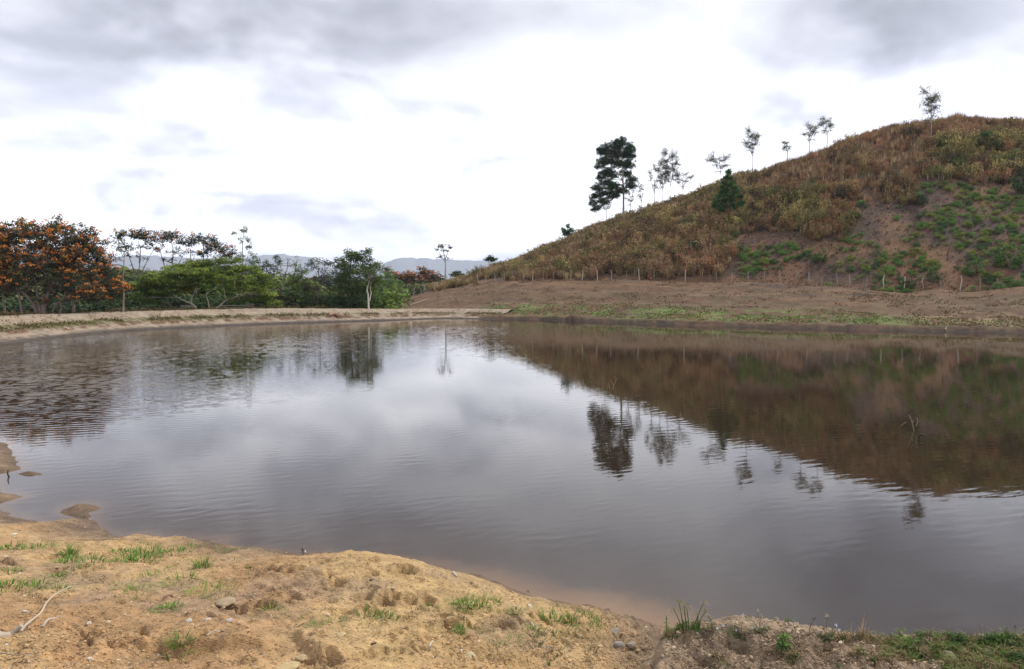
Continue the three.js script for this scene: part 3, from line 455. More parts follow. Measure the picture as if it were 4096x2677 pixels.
for (const [u, v, t, l] of [[10, 690, .14, 'pale straight trunk under the blossom at the very left edge of the wood'], [170, 690, .18, 'dark straight trunk standing right of the forked orange tree']])
  tree({ name: 'understorey_tree', label: l, seed: 90 + u, d: 89, y0: Y0, r: [t], bark: [.20, .165, .135], trunk: [[[u, 750], [u + 1, 720], [u - 2, v], [u + 3, 640]]], lobes: [[u - 10, 650, 34, 24, .8], [u + 20, 668, 32, 20, .8], [u, 625, 30, 24, .8]], nC: 34, nL: 18, s: .24, sp: .4, col: [dusk, deep], from: .6 });
tree({ name: 'spreading_tree', label: 'broad green umbrella tree with pale forked trunks leaning apart', seed: 8, d: 100, y0: Y0, r: [.17, .15, .10, .09, .10, .08, .07], bark: [.50, .43, .34], limb: [.36, .31, .25], rooted: false,
  trunk: [[[464, 740], [458, 720], [446, 706], [424, 697], [404, 686], [392, 672]], [[484, 740], [490, 722], [508, 712], [528, 696], [548, 690], [572, 684]], [[444, 706], [446, 690], [452, 678], [444, 664], [432, 654]], [[488, 722], [484, 702], [480, 684], [494, 672], [505, 664]], [[452, 678], [460, 660], [470, 640], [478, 615]], [[524, 698], [520, 670], [512, 650], [524, 632], [545, 624]], [[548, 690], [575, 672], [596, 660], [612, 650]]],
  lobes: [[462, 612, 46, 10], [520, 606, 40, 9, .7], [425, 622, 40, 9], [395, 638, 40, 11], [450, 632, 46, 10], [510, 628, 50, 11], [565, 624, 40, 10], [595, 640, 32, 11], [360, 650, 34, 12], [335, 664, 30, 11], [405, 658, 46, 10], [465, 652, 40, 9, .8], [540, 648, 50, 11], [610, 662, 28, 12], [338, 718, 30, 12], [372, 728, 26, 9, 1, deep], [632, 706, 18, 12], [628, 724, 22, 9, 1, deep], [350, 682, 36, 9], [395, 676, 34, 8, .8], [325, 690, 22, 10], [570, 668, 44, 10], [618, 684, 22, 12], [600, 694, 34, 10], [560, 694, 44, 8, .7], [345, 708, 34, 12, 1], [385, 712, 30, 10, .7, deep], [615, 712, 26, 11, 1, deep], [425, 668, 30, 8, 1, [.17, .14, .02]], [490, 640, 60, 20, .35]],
  nC: 260, nL: 24, s: .20, sp: .36, flat: .4, up: 1.4, mix: .6, col: [lime, green], under: .8, from: .25, depth: 1.6, round: 1, twigs: .35 });
const airy = (seed, u0, lean, tops, label, extra = {}) => tree({ name: 'flowering_tree', label, seed, d: 122, y0: Y0, r: [.17, .10, .10, .09], bark: [.17, .145, .125], from: .3, group: undefined,
  trunk: [[[u0, 760], [u0 + 2, 700], [u0 + lean * .4, 650], [u0 + lean, 612]], [[u0 + lean * .4, 650], [u0 + lean * .4 - 16, 610], [u0 + lean - 30, 575]], [[u0 + lean * .4, 655], [u0 + lean + 14, 615], [u0 + lean + 34, 578]], [[u0 + lean, 612], [u0 + lean + 2, 580], [u0 + lean - 4, 556]]],
  lobes: tops, nC: 88, nL: 18, s: .24, sp: .36, flat: .8, mix: .6, col: [dusk, [.036, .052, .024]], under: .9, twig: 1.6, arch: .3, flowers: { p: .30, n: 11, s: .18, sp: .24, col: [[.72, .30, .04], [.66, .22, .03]] }, ...extra });
airy(51, 318, 6, [[278, 545, 18, 12], [308, 544, 26, 11], [338, 548, 28, 15], [290, 572, 18, 12, .5], [330, 572, 26, 10, .35], [352, 560, 16, 10, .6], [318, 595, 30, 14, .2]], 'tall airy orange flowering tree directly right of the big blossom tree');
airy(52, 392, 8, [[380, 552, 22, 16], [402, 545, 22, 14], [420, 562, 18, 12, .6], [372, 580, 18, 12, .35], [408, 586, 20, 12, .4], [392, 606, 22, 12, .25]], 'tall airy flowering tree in the middle of the back row, flat dark top');
airy(53, 452, 20, [[440, 560, 22, 12], [468, 556, 26, 14], [498, 566, 28, 16], [525, 582, 22, 16], [540, 592, 14, 14, .8], [480, 585, 32, 14, .6], [450, 585, 20, 10, .4]], 'dark flat-topped flowering tree rising behind the spreading green tree');
tree({ name: 'slender_tree', label: 'tall thin pale-leaved tree poking above the wood, right of the flowering trees', seed: 61, d: 124, y0: Y0, r: [.12, .07], bark: [.30, .27, .22], trunk: [[[562, 748], [563, 660], [564, 610], [563, 570], [568, 536]], [[566, 630], [574, 600], [580, 580]]], lobes: [[566, 534, 12, 9], [545, 541, 12, 5, .8], [572, 552, 10, 8, .7], [576, 572, 10, 14, .8], [588, 592, 12, 9, .9], [556, 600, 18, 14, .6], [584, 612, 14, 12, .8], [560, 560, 6, 20, .4]], nC: 130, nL: 11, s: .22, sp: .24, mix: .5, col: [[.24, .32, .13], [.16, .24, .09]], from: .5 });
// behind and right of the spreading tree
const rows = [
  ['dark_tree', 'dark round-headed tree just right of the thin pale-leaved tree', 71, 126, 612, .14, [[604, 616, 22, 16], [630, 620, 16, 14, .8], [612, 640, 20, 14, .6], [646, 600, 8, 10], [650, 615, 9, 12, .8]], [dusk, deep], 84, .24, .34],
  ['bare_tree', 'grey nearly leafless tree with a dark leaning trunk right of the spreading tree', 72, 114, 668, .17, [[668, 612, 26, 16, .3], [690, 606, 18, 16, .25], [655, 640, 18, 18, .4], [690, 640, 22, 20, .4]], [[.07, .085, .045], olive], 70, .16, .3],
  ['leafy_tree', 'loose green tree between the grey bare tree and the dense dark tree', 73, 112, 706, .13, [[700, 628, 22, 16, .8], [690, 652, 24, 16], [712, 668, 24, 18], [680, 690, 26, 16], [705, 700, 26, 16]], [green, [.05, .08, .03]], 90, .2, .36],
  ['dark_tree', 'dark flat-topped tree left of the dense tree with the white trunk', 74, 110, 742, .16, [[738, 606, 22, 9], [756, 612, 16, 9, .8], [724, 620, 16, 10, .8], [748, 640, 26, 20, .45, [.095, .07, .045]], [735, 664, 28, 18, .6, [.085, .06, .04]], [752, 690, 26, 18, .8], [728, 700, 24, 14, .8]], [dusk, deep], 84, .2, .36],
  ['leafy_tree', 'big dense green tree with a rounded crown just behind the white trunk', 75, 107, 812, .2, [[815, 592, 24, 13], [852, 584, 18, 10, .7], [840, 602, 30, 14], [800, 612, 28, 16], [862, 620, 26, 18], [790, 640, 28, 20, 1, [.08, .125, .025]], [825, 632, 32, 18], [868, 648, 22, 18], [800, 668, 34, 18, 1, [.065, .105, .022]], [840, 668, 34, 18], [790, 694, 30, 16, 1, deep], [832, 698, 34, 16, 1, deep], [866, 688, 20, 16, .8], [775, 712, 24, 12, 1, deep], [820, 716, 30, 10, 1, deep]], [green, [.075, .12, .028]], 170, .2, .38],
  ['willowy_tree', 'light green feathery tree right of the white trunk, below the mountains', 76, 140, 905, .12, [[900, 640, 16, 18], [910, 655, 14, 18], [893, 665, 16, 18], [908, 680, 12, 12]], [[.19, .30, .075], [.14, .23, .06]], 230, .16, .3],
  ['willowy_tree', 'smaller light green tree beside the feathery one, at the field edge', 77, 146, 927, .08, [[926, 662, 11, 14], [930, 676, 10, 12]], [[.15, .28, .075], [.12, .21, .06]], 240, .15, .26],
];
for (const [name, label, seed, d, u, r0, lobes, col, nC, s, sp] of rows) tree({ name, label, seed, d, y0: Y0, r: [r0, r0 * .6], bark: name === 'bare_tree' ? [.26, .22, .185] : [.20, .17, .14], limb: name === 'bare_tree' ? [.32, .28, .25] : undefined, trunk: [[[u, 752], [u - 4, 700], [u - 12 * (name === 'bare_tree'), 660], [lobes[0][0], lobes[0][1] + 8]], [[u - 3, 690], [lerp(u, lobes[1][0], .6), lerp(700, lobes[1][1], .55)], [lobes[1][0], lobes[1][1]]]], lobes, nC, nL: 19, s, sp, mix: .55, col, from: .22, twigs: name === 'bare_tree' ? 1 : .6, twig: name === 'bare_tree' ? 1.5 : 1, fill: 1.05, under: .9 });
tree({ name: 'white_trunk_tree', label: 'small tree with a bright white forked trunk standing on the dam crest', seed: 80, d: 100.5, y0: .9, r: [.14, .09], bark: [.66, .60, .52], barkTop: [.2, .17, .13], limb: [.4, .36, .3], trunk: [[[857, 715], [856, 690], [853, 672], [858, 650], [852, 630]], [[858, 700], [862, 682], [860, 668], [866, 645]]], lobes: [[850, 628, 24, 12, .7], [868, 640, 18, 12, .7], [846, 650, 20, 10, .5], [872, 622, 14, 12, .5]], nC: 90, nL: 16, s: .18, sp: .3, mix: .5, col: [green, [.06, .08, .025]], from: .5 });
for (const [seed, u, d, lobes, label] of [[83, 950, 190, [[930, 642, 18, 9], [952, 640, 22, 10], [942, 655, 24, 10, .6], [970, 650, 18, 10, .6]], 'distant rusty orange flowering tree left of the dark-topped one'], [84, 992, 200, [[985, 630, 22, 10], [1000, 642, 24, 12], [975, 650, 20, 12, .7], [1012, 652, 14, 9, .7]], 'distant orange flowering tree with a dark domed top'], [85, 905, 205, [[898, 630, 12, 9], [910, 640, 12, 9]], 'distant rusty tree top peeping above the feathery green tree']])
  tree({ name: 'flowering_tree', label, seed, d, y0: 1, r: [.2, .14, .14], bark: [.36, .31, .27], trunk: [[[u, 706], [u - 2, 680], [u - 4, 655]], [[u - 10, 706], [u - 14, 675], [u - 22, 655]], [[u + 10, 706], [u + 12, 676], [u + 20, 655]]], rooted: true, lobes, nC: 200, nL: 13, s: .4, sp: .55, flat: .55, mix: .6, col: [[.075, .06, .03], dusk], under: .6, twig: 2.2, flowers: { p: .4, n: 10, s: .28, sp: .4, col: [[.60, .21, .05], [.50, .16, .04]] } });
tree({ name: 'slender_tree', label: 'tall thin tree with a sparse fan crown against the far mountains', seed: 86, d: 150, y0: 2, r: [.17, .09, .09], bark: [.36, .33, .29], trunk: [[[1036, 668], [1035, 630], [1034, 605], [1030, 585], [1028, 572]], [[1034, 608], [1022, 590], [1014, 578]], [[1034, 602], [1040, 588], [1046, 574]]], lobes: [[1028, 572, 12, 6, .8], [1044, 572, 7, 6, .7], [1014, 579, 8, 4, .6], [1036, 582, 10, 5, .5], [1020, 596, 10, 6, .35], [1042, 600, 10, 6, .25]], nC: 260, nL: 7, s: .3, sp: .4, flat: .4, mix: .5, col: [[.07, .065, .045], dusk], from: .6, twig: 2.2 });
for (const [seed, u, v, w, d, label] of [[87, 1062, 634, 16, 185, 'low dark tree crown at the foot of the hill, right of the thin fan tree'], [88, 1140, 598, 12, 174, 'dark flat treetop showing over the low end of the hill crest']])
  tree({ name: 'dark_tree', label, seed, d, y0: 3, r: [.2], trunk: [[[u, v + 50], [u, v + 25], [u - 2, v + 8]]], lobes: [[u - w * .4, v + 3, w * .7, 6], [u + w * .5, v + 6, w * .7, 6], [u, v - 1, w * .5, 5]], nC: 420, nL: 12, s: .36, sp: .5, flat: .4, mix: .5, col: [dusk, deep], from: .4 });
// pines and thin trees on the hill
const onHill = (u, v) => hitHill(u, v);
function hillBaseAt(u, v, back = 0) { const p = hitHill(u, v, 70); if (!back) return p; const k = Math.hypot(p[0], p[2]), q = (k + back) / k; return [p[0] * q, hillHeight(p[0] * q, p[2] * q), p[2] * q]; }
{ const b = hillBaseAt(1448, 510), d = Math.hypot(b[0], b[2]);
  tree({ name: 'pine_tree', label: 'tall dark pine with a bare lower trunk standing on the hill crest', seed: 101, d, base: b, r: [.26, .13], bark: [.30, .25, .21], barkTop: [.27, .2, .16], sides: 8, needle: true, from: .3, twig: 1.5, arch: .62, limb: [.30, .25, .22],
    trunk: [[[1448, 512], [1449, 460], [1447, 410], [1445, 370], [1440, 330]], [[1447, 425], [1438, 395], [1432, 370]]],
    lobes: [[1444, 330, 16, 9], [1430, 340, 18, 9], [1460, 345, 15, 9], [1410, 352, 20, 9], [1440, 358, 24, 10], [1397, 352, 9, 9, .8], [1462, 362, 13, 9], [1408, 374, 22, 8], [1435, 378, 22, 8, .8], [1460, 385, 15, 7], [1396, 388, 12, 6, .9], [1416, 396, 14, 6, .8], [1456, 404, 16, 8], [1406, 404, 16, 6], [1392, 412, 12, 6], [1424, 412, 14, 7, .8], [1468, 418, 15, 7], [1410, 424, 18, 7], [1390, 440, 14, 6], [1425, 436, 20, 7, .8], [1462, 432, 12, 6], [1442, 448, 14, 6], [1382, 456, 14, 6], [1405, 450, 18, 6], [1428, 458, 15, 5], [1376, 472, 9, 6], [1396, 470, 16, 5], [1378, 490, 8, 6, .9], [1388, 482, 9, 5]].map(([p, q, w, h, n = 1], i) => [p + 3 * Math.sin(i * 7.3), q + 2.5 * Math.sin(i * 4.1), w * (.85 + .35 * Math.sin(i * 2.9) ** 2), h * (1.25 + .5 * Math.sin(i * 5.7) ** 2), n]),
    nC: 330, nL: 30, s: .42, wide: .14, sp: .26, flat: .9, mix: .6, col: [[.04, .075, .04], [.06, .105, .045]], under: .8, depth: 1.2, twigs: .7 }); }
{ const b = hillBaseAt(1692, 508), d = Math.hypot(b[0], b[2]), lobes = []; const r = rng(4);
  for (let q = 0; q < 8; q++) { const t = q / 7, w = 2 + 29 * Math.pow(t, 1.15), m = 2 + Math.round(t * 3); for (let i = 0; i < m; i++) { const e = i / (m - 1) * 2 - 1; lobes.push([1693 + e * w + rr(-2, 2, r), 410 + t * 84 - Math.abs(e) * (6 + 6 * t) + rr(-2, 2, r), 4 + w * .12, 5, 1]); } }
  tree({ name: 'pine_tree', label: 'young conical dark green pine growing amid the scrub on the slope', seed: 102, d, base: b, r: [.14], bark: [.25, .2, .16], needle: true, from: .1, arch: .3, trunk: [[[1692, 510], [1693, 480], [1693, 420]]], lobes, nC: 280, nL: 34, s: .48, wide: .15, sp: .18, flat: .9, mix: .5, col: [[.04, .10, .028], [.07, .16, .04]], depth: 1, twigs: .5 }); }
{ const b = hillBaseAt(1318, 552), d = Math.hypot(b[0], b[2]);
  tree({ name: 'pine_tree', label: 'small pine sapling at the lower left of the hill crest', seed: 103, d, base: b, r: [.07], bark: [.22, .18, .14], needle: true, from: .1, trunk: [[[1318, 554], [1319, 540], [1319, 526]]], lobes: [[1319, 526, 4, 7], [1310, 537, 6, 7], [1327, 536, 6, 7], [1318, 540, 9, 7], [1312, 546, 7, 5], [1325, 546, 7, 5]], nC: 420, nL: 26, s: .36, wide: .14, sp: .16, mix: .5, col: [[.045, .10, .035], [.06, .14, .045]], depth: .8 }); }
const thin = [   // base u, v; top; half width; leaf density
  [1408, 500, 462, 15, .9, 'short grey-green tree leaning in front of the tall pine'], [1464, 498, 440, 10, .8, 'thin sapling right beside the trunk of the tall pine'], [1490, 494, 420, 9, .6, 'thin sapling second to the right of the tall pine'], [1520, 482, 380, 13, .7, 'thin-stemmed tree at the left of the hilltop group right of the pine'], [1539, 478, 372, 13, 1, 'slim tree with a narrow dark crown inside the hilltop group'], [1558, 470, 347, 18, 1.15, 'tallest of the thin trees in the hilltop group right of the pine'], [1586, 458, 396, 17, .9, 'low forked tree at the right of the hilltop group'],
  [1674, 425, 355, 22, .8, 'sparse grey-green tree on the crest just behind the young pine'], [1748, 392, 298, 19, 1, 'taller two-tiered tree on the crest right of the young pine'], [1829, 368, 327, 11, .9, 'smallest lone tree on the upper crest'], [1880, 350, 288, 20, .8, 'wide sparse tree on the upper crest, left of a close pair'], [1921, 334, 272, 18, .85, 'forked sparse tree at the right of the pair on the upper crest'], [2163, 320, 206, 22, .7, 'tall sparse tree near the summit rooted below the skyline']];
thin.forEach(([u, v, top, hw0, dn0, label], i) => {
  const hw = hw0 * 1.28, dn = dn0 * .9;
  const b = hillBaseAt(u, v), d = Math.hypot(b[0], b[2]), hgt = v - top, r = rng(200 + i), lobes = [], bend = rr(-4, 4, r);
  const m = 9; for (let q = 0; q < m; q++) { const t = q / (m - 1), w = hw * (.35 + .65 * Math.sin(Math.PI * Math.min(1, .22 + t * .75))); lobes.push([u + bend + (q % 2 ? 1 : -1) * w * rr(.1, .75, r), top + hgt * (.06 + .52 * t) + rr(-3, 3, r), Math.max(6, w * .60), Math.max(6, hgt * .135), dn * (t > .75 ? .55 : 1)]); }
  tree({ name: 'thin_tree', label, seed: 300 + i, d, base: b, r: [.085, .05, .05], bark: [.34, .30, .27], from: .42, limb: [.30, .26, .23], twig: 1.3, arch: .3,
    trunk: [[[u, v + 2], [u + 1, v - hgt * .3], [u + bend * .6, v - hgt * .55], [u + bend, top + hgt * .1]], [[u + 1, v - hgt * .3], [u - hw * .35, v - hgt * .55], [u - hw * .45, top + hgt * .25]], [[u + 1, v - hgt * .36], [u + hw * .3, v - hgt * .58], [u + hw * .5, top + hgt * .24]]],
    lobes, nC: 210, nL: 10, s: .2, wide: .4, sp: .36, flat: .8, mix: .5, col: [[.19, .205, .12], [.13, .15, .085]], twigs: .9 });
});
// understorey filling the wood behind the dam, past counting
function leafBall(seed, n, s, sp) { const g = new Geo(), r = rng(seed); for (let c = 0; c < 16; c++) { const q = unit(ball(r)), p = [q[0] * .8, .75 + q[1] * .7, q[2] * .8], t = .7 + .6 * r(); for (let l = 0; l < n / 16; l++) { const b = ball(r), w = t * (.75 + .5 * r()); g.leaf([p[0] + b[0] * sp, p[1] + b[1] * sp * .7, p[2] + b[2] * sp], unit([rr(-1, 1, r), rr(-.7, .3, r), rr(-1, 1, r)]), unit([rr(-1, 1, r), .8 + r(), rr(-1, 1, r)]), s, s * .6, [w, w, w]); } } return g.build(); }
function instanced(name, geo, mat, items, label, category) {
  const m = new THREE.InstancedMesh(geo, mat, items.length); m.name = numbered(name); const q = new THREE.Object3D(), c = new THREE.Color();
  items.forEach((t, i) => { q.position.set(...t.p); q.rotation.set(t.rx ?? 0, t.ry ?? 0, t.rz ?? 0, 'YXZ'); Array.isArray(t.s) ? q.scale.set(...t.s) : q.scale.setScalar(t.s); q.updateMatrix(); m.setMatrixAt(i, q.matrix); c.setRGB(...t.c); m.setColorAt(i, c); });
  m.userData.kind = 'stuff'; if (label) { m.userData.label = label; m.userData.category = category; } m.castShadow = m.receiveShadow = true; scene.add(m); return m;
}
{
  const items = [], r = rng(55);
  const add = (u0, u1, d0, d1, n, smin, smax, cols, y = -1.5) => { for (let k = 0; k < n; k++) { const u = rr(u0, u1, r), d = rr(d0, d1, r), p = atRange(u, 700, d), c = cols[Math.floor(r() * cols.length)], s = rr(smin, smax, r), q = .75 + .5 * r(); items.push({ p: [p[0], y, p[2]], s: [s * 1.2, s, s * 1.2], ry: r() * 6, c: [c[0] * q, c[1] * q, c[2] * q] }); } };
  add(-260, 330, 92, 104, 110, 1.8, 3.0, [deep, dusk, [.035, .06, .02]]);
  add(300, 660, 106, 122, 110, 1.8, 3.2, [deep, [.03, .055, .018], [.045, .07, .025]]);
  add(600, 890, 112, 136, 170, 2, 4.1, [deep, green, olive, [.09, .07, .04]]);
  add(-260, 345, 118, 145, 130, 3.4, 6.2, [dusk, [.05, .075, .03], olive]);
  add(250, 700, 130, 155, 140, 3.4, 6, [[.07, .10, .04], green, olive]);
  add(690, 900, 135, 165, 60, 2.2, 3.4, [olive, [.06, .08, .035], [.08, .065, .04]]);
  add(860, 1100, 215, 260, 60, 3, 5, [dusk, olive], -.5);
  instanced('undergrowth', leafBall(9, 640, .2, .5), M.leaf, items, 'dense dark undergrowth filling the wood behind the dam', 'undergrowth');
  const far = []; for (let k = 0; k < 900; k++) { const a = rr(-1.0, .3, r), d = rr(260, 1500, r), s = rr(4, 8, r); far.push({ p: [d * Math.sin(a), -1.5, -d * Math.cos(a)], s: [s * 1.3, s, s * 1.3], ry: r() * 6, c: [.045 * rr(.8, 1.3, r), .06 * rr(.8, 1.2, r), .03] }); }
  instanced('far_wood', leafBall(10, 320, .3, .5), M.leaf, far, 'distant woodland on the plain beneath the mountains', 'woodland');
}

// ---------------------------------------------------------------- cover of the slope
function scrubBush(seed, stems, leaves, s, tall) {
  const g = new Geo(), r = rng(seed);
  for (let k = 0; k < stems; k++) {
    const a = r() * 6.283, o = r() * .35, l = rr(.22, .75, r) / tall, x = Math.cos(a), z = Math.sin(a), hgt = rr(.6, 1.15, r), pts = [[x * o, 0, z * o], [x * (o + l * .3), hgt * .55, z * (o + l * .3)], [x * (o + l * .6), hgt, z * (o + l * .6)]], w = .014, t = .55 + .5 * r();
    g.tube(pts, [w, w * .8, w * .4], 3, [.75 * t, .6 * t, .5 * t]);
    for (let q = 0; q < leaves; q++) { const u = .25 + .8 * r(), i = u < .5 ? 0 : 1, f = clamp((u - .5 * i) * 2), p = [0, 1, 2].map((c) => lerp(pts[i][c], pts[i + 1][c], f)), b = ball(r), w2 = .65 + .7 * r(); g.leaf([p[0] + b[0] * .13, p[1] + b[1] * .13, p[2] + b[2] * .13], unit([b[0], .3 + r() * .8, b[2]]), unit([rr(-1, 1, r), .5 + r(), rr(-1, 1, r)]), s * (.7 + .6 * r()), s * .5, [w2, w2 * (1 + .12 * (r() - .5)), w2]); }
  }
  return g.build();
}
function tussock(seed, n, len, wid, lean) {
  const g = new Geo(), r = rng(seed);
  for (let k = 0; k < n; k++) { const a = r() * 6.283, x = Math.cos(a), z = Math.sin(a), o = r() * .3, L = len * rr(.5, 1.1, r), q = lean * r(), t = .6 + .7 * r(), p0 = [x * o, 0, z * o], p1 = [x * (o + q * .35 * L), L * .6, z * (o + q * .35 * L)], p2 = [x * (o + q * L), L * (1 - .25 * q), z * (o + q * L)], s = [-z * wid / 2, 0, x * wid / 2];
    const A = [p0[0] - s[0], p0[1], p0[2] - s[2]], B = [p0[0] + s[0], p0[1], p0[2] + s[2]], C = [p1[0] + s[0] * .8, p1[1], p1[2] + s[2] * .8], D = [p1[0] - s[0] * .8, p1[1], p1[2] - s[2] * .8], c = [t, t * .95, t * .9], n1 = unit([x, .7, z]);
    g.tri(A, B, C, c); g.tri(A, C, D, c); g.tri(D, C, p2, c); }
  return g.build();
}
{
  const r = rng(77), A = [], B = [], C = [], D = [];
  const cOlive = [.25, .205, .08], cYell = [.36, .30, .12], cBrown = [.30, .185, .105], cRust = [.33, .18, .09], cTan = [.40, .29, .17], cGreen = [.11, .15, .045], cDark = [.085, .065, .042];
  for (let k = 0; k < 34000; k++) {
    const a = rr(-.12, .80, r), rc = look(crestT, a, 1), rf = look(fenceT, a, 1), d = Math.sqrt(lerp((rf - 1) ** 2, (rc + 14) ** 2, r())), x = d * Math.sin(a), z = -d * Math.cos(a), h = hillHeight(x, z), [u, v] = toPhoto(x, h, z), n = fbm(x * .09 + 3, z * .09, 3), n2 = fbm(x * .3, z * .3, 3), beyond = d > rc - 3;
    const wu = u + 40 * n2 + rr(-7, 7, r), wv = v + 24 * n2 + rr(-5, 5, r), left = u < 1730 && (beyond || inPoly(scrubLeft, wu, Math.min(wv, v + 3))), top = !left && (beyond || inPoly(scrubTop, wu, wv));
    if (!left && !top) continue;
    const mixc = (...cs) => { const c = cs[Math.floor(r() * cs.length)], q = .5 + .95 * r(); return [c[0] * q, c[1] * q, c[2] * q]; };
    const big = r() < .035 && n2 > -.1 && !beyond; if (fbm(x * .7, z * .7 + 50, 2) < -.3 && r() < .8) continue;
    if (big) { A.push({ p: [x, h - .1, z], s: [rr(1.6, 2.6, r), rr(1.5, 2.5, r), rr(1.6, 2.6, r)], ry: r() * 6, c: left ? mixc(cOlive, cDark, cBrown, cYell) : mixc(cBrown, cDark, cOlive) }); continue; }
    if (left) {
      const crest = sst(18, 2, rc - d), pal = u < 1250 || crest > .3 ? [cOlive, cOlive, cYell, cBrown, cTan] : n > .08 ? [cRust, cBrown, cBrown, cTan, cOlive] : n2 > .2 ? [cOlive, cBrown, cGreen, cYell] : [cRust, cBrown, cTan, cBrown, cYell];
      if (r() < .74) A.push({ p: [x, h - .05, z], s: (.6 + 1.5 * r() ** 3 + .5 * sst(-.2, .4, n2)) * (u < 1250 ? .85 : 1) * .95, ry: r() * 6, c: mixc(...pal) });
      else B.push({ p: [x, h, z], s: rr(.8, 1.5, r), ry: r() * 6, c: mixc(cTan, cYell, cBrown) });
    } else {
      const bushy = (u > 2150 && v > 320) || (u > 1715 && u < 2010 && v > 440 && u < 1990) || (u > 2030 && v > 420) || u > 2330;
      const greenish = sst(.0, .3, n2 + .3 * (u > 2180 && v > 320 && v < 400) + .2 * (u > 1850 && v > 470));
      if (bushy && r() < .75) A.push({ p: [x, h - .05, z], s: (.6 + 1.4 * r() ** 3 + .4 * sst(-.2, .4, n2)) * (u > 2180 && v > 330 ? 1.3 : 1), ry: r() * 6, c: r() < greenish ? mixc(cOlive, cGreen, cYell, cOlive) : mixc(cBrown, cRust, cOlive, cDark) });
      else if (r() < .62) B.push({ p: [x, h, z], s: rr(.45, 1.15, r) * (.8 + .6 * sst(-.4, .4, n2)), ry: r() * 6, c: mixc(cTan, [.24, .155, .095], cRust, cBrown) });
      else if (r() < .75) A.push({ p: [x, h - .05, z], s: rr(.5, 1.0, r), ry: r() * 6, c: mixc(cBrown, cRust, cOlive, cBrown) });
    }
  }
  // weeds of the clearing, thickest where the photograph shows green
  for (let k = 0; k < 90000; k++) {
    const a = rr(.28, .80, r), rc = look(crestT, a, 1), rf = look(fenceT, a, 1), d = Math.sqrt(lerp((rf - 1) ** 2, rc ** 2, r())), x = d * Math.sin(a), z = -d * Math.cos(a), h = hillHeight(x, z), [u, v] = toPhoto(x, h, z);
    if (u < 1705 || inScrub(u, v) || d > rc - 4) continue;
    const n = fbm(x * .22 + 9, z * .22 + 4, 3), spot = Math.max(.85 * Math.exp(-(((u - 1830) / 110) ** 2) - ((v - 592) / 26) ** 2), .8 * Math.exp(-(((u - 2080) / 130) ** 2) - ((v - 615) / 30) ** 2), .85 * sst(2060, 2300, u) * Math.exp(-(((v - 530) / 85) ** 2)), .35 * sst(600, 640, v));
    const cl = cell(x * .75 + .4 * n, z * .6), clump = (cl[2] > .2 ? 1 : .15) * (1 - sst(.2, .6, cl[0]));
    if ((n + spot * .8 + .28 * sst(1960, 2300, u) - .01 < .24 + .25 * r()) || clump < r()) { if (r() < .16) { const q = rr(.6, 1.4, r), c = r() < .5 ? [.20, .12, .07] : r() < .5 ? [.12, .14, .045] : [.10, .065, .05]; D.push({ p: [x, h, z], s: rr(.08, .3, r), ry: r() * 6, c: c.map((w) => w * q) }); } continue; }
    if (r() > .55) continue;
    const q = .7 + .6 * r(), c = cl[2] < .6 ? [.14, .25, .06] : cl[2] < .85 ? [.22, .26, .065] : [.085, .15, .055];
    C.push({ p: [x, h - .03, z], s: [rr(.3, .75, r), rr(.25, .65, r), rr(.3, .75, r)], ry: r() * 6, c: [c[0] * q, c[1] * q, c[2] * q] });
  }
  // rough pasture between fence and water
  for (let k = 0; k < 26000; k++) {
    const a = rr(-.11, .80, r), rs = shoreR(a), rf = look(fenceT, a, 1), d = rr(rs + 1.3, rf + 1, r), x = d * Math.sin(a), z = -d * Math.cos(a), t = (d - rs) / (rf - rs), n = fbm(x * .5, z * .5, 3);
    if (a < -.03 && d < rs + 12) continue;
    const g = Math.exp(-(((t - .17) / .13) ** 2)); if (n + .5 * g + .25 * r() < .28) continue;
    const [u] = toPhoto(x, 0, z), q = .7 + .6 * r(), lush = g * (u < 2050 ? 1 : .25) * (u > 1080 ? 1 : .1), c = r() < lush ? [.17, .235, .05] : r() < .4 ? [.17, .15, .06] : [.24, .155, .085];
    D.push({ p: [x, hillHeight(x, z), z], s: rr(.09, .2, r), ry: r() * 6, c: [c[0] * q, c[1] * q, c[2] * q] });
  }
  for (let k = 0; k < 9000; k++) { const i = Math.floor(rr(0, 519, r)), band = r(), d = band < .6 ? 2.55 + gauss(r) * .5 : rr(1.4, 8.5, r), p = damPoint(i, d), n = fbm(p[0] * .5, p[2] * .5, 3); if (n < -.1 || (band >= .6 && r() < .6)) continue; const q = .7 + .6 * r(), c = r() < .55 ? [.18, .19, .06] : [.26, .19, .10]; D.push({ p: [p[0], p[1] + .02, p[2]], s: rr(.06, .17, r), ry: r() * 6, c: [c[0] * q, c[1] * q, c[2] * q] }); }
  for (let k = 0; k < 1500; k++) { const i = Math.floor(rr(0, 400, r)), p = damPoint(i, rr(8, 12, r)); D.push({ p, s: rr(.3, .7, r), ry: r() * 6, c: r() < .5 ? [.12, .11, .04] : [.2, .15, .08] }); }
  const E = []; for (let k = 0; k < 9000; k++) { const a = rr(-.10, .80, r), rc = look(crestT, a, 1), rf = look(fenceT, a, 1), q = Math.sqrt(lerp((rf + 1) ** 2, (rc + 3) ** 2, r())), x = q * Math.sin(a), z = -q * Math.cos(a), h = hillHeight(x, z), [u, v] = toPhoto(x, h, z); if (!(q > rc - 3 || inScrub(u, v)) || fbm(x * .2 + 80, z * .2, 3) < .05) continue; const w = .7 + .6 * r(), c = r() < .6 ? [.42, .34, .22] : r() < .6 ? [.34, .30, .11] : [.2, .14, .1]; E.push({ p: [x, h, z], s: [1.3, rr(.7, 1.5, r), 1.3], ry: r() * 6, c: c.map((y) => y * w) }); }
  instanced('dry_stalks', tussock(21, 6, 1.7, .05, .5), M.grass, E, 'pale dry stalks sticking out of the hill scrub', 'stalks');
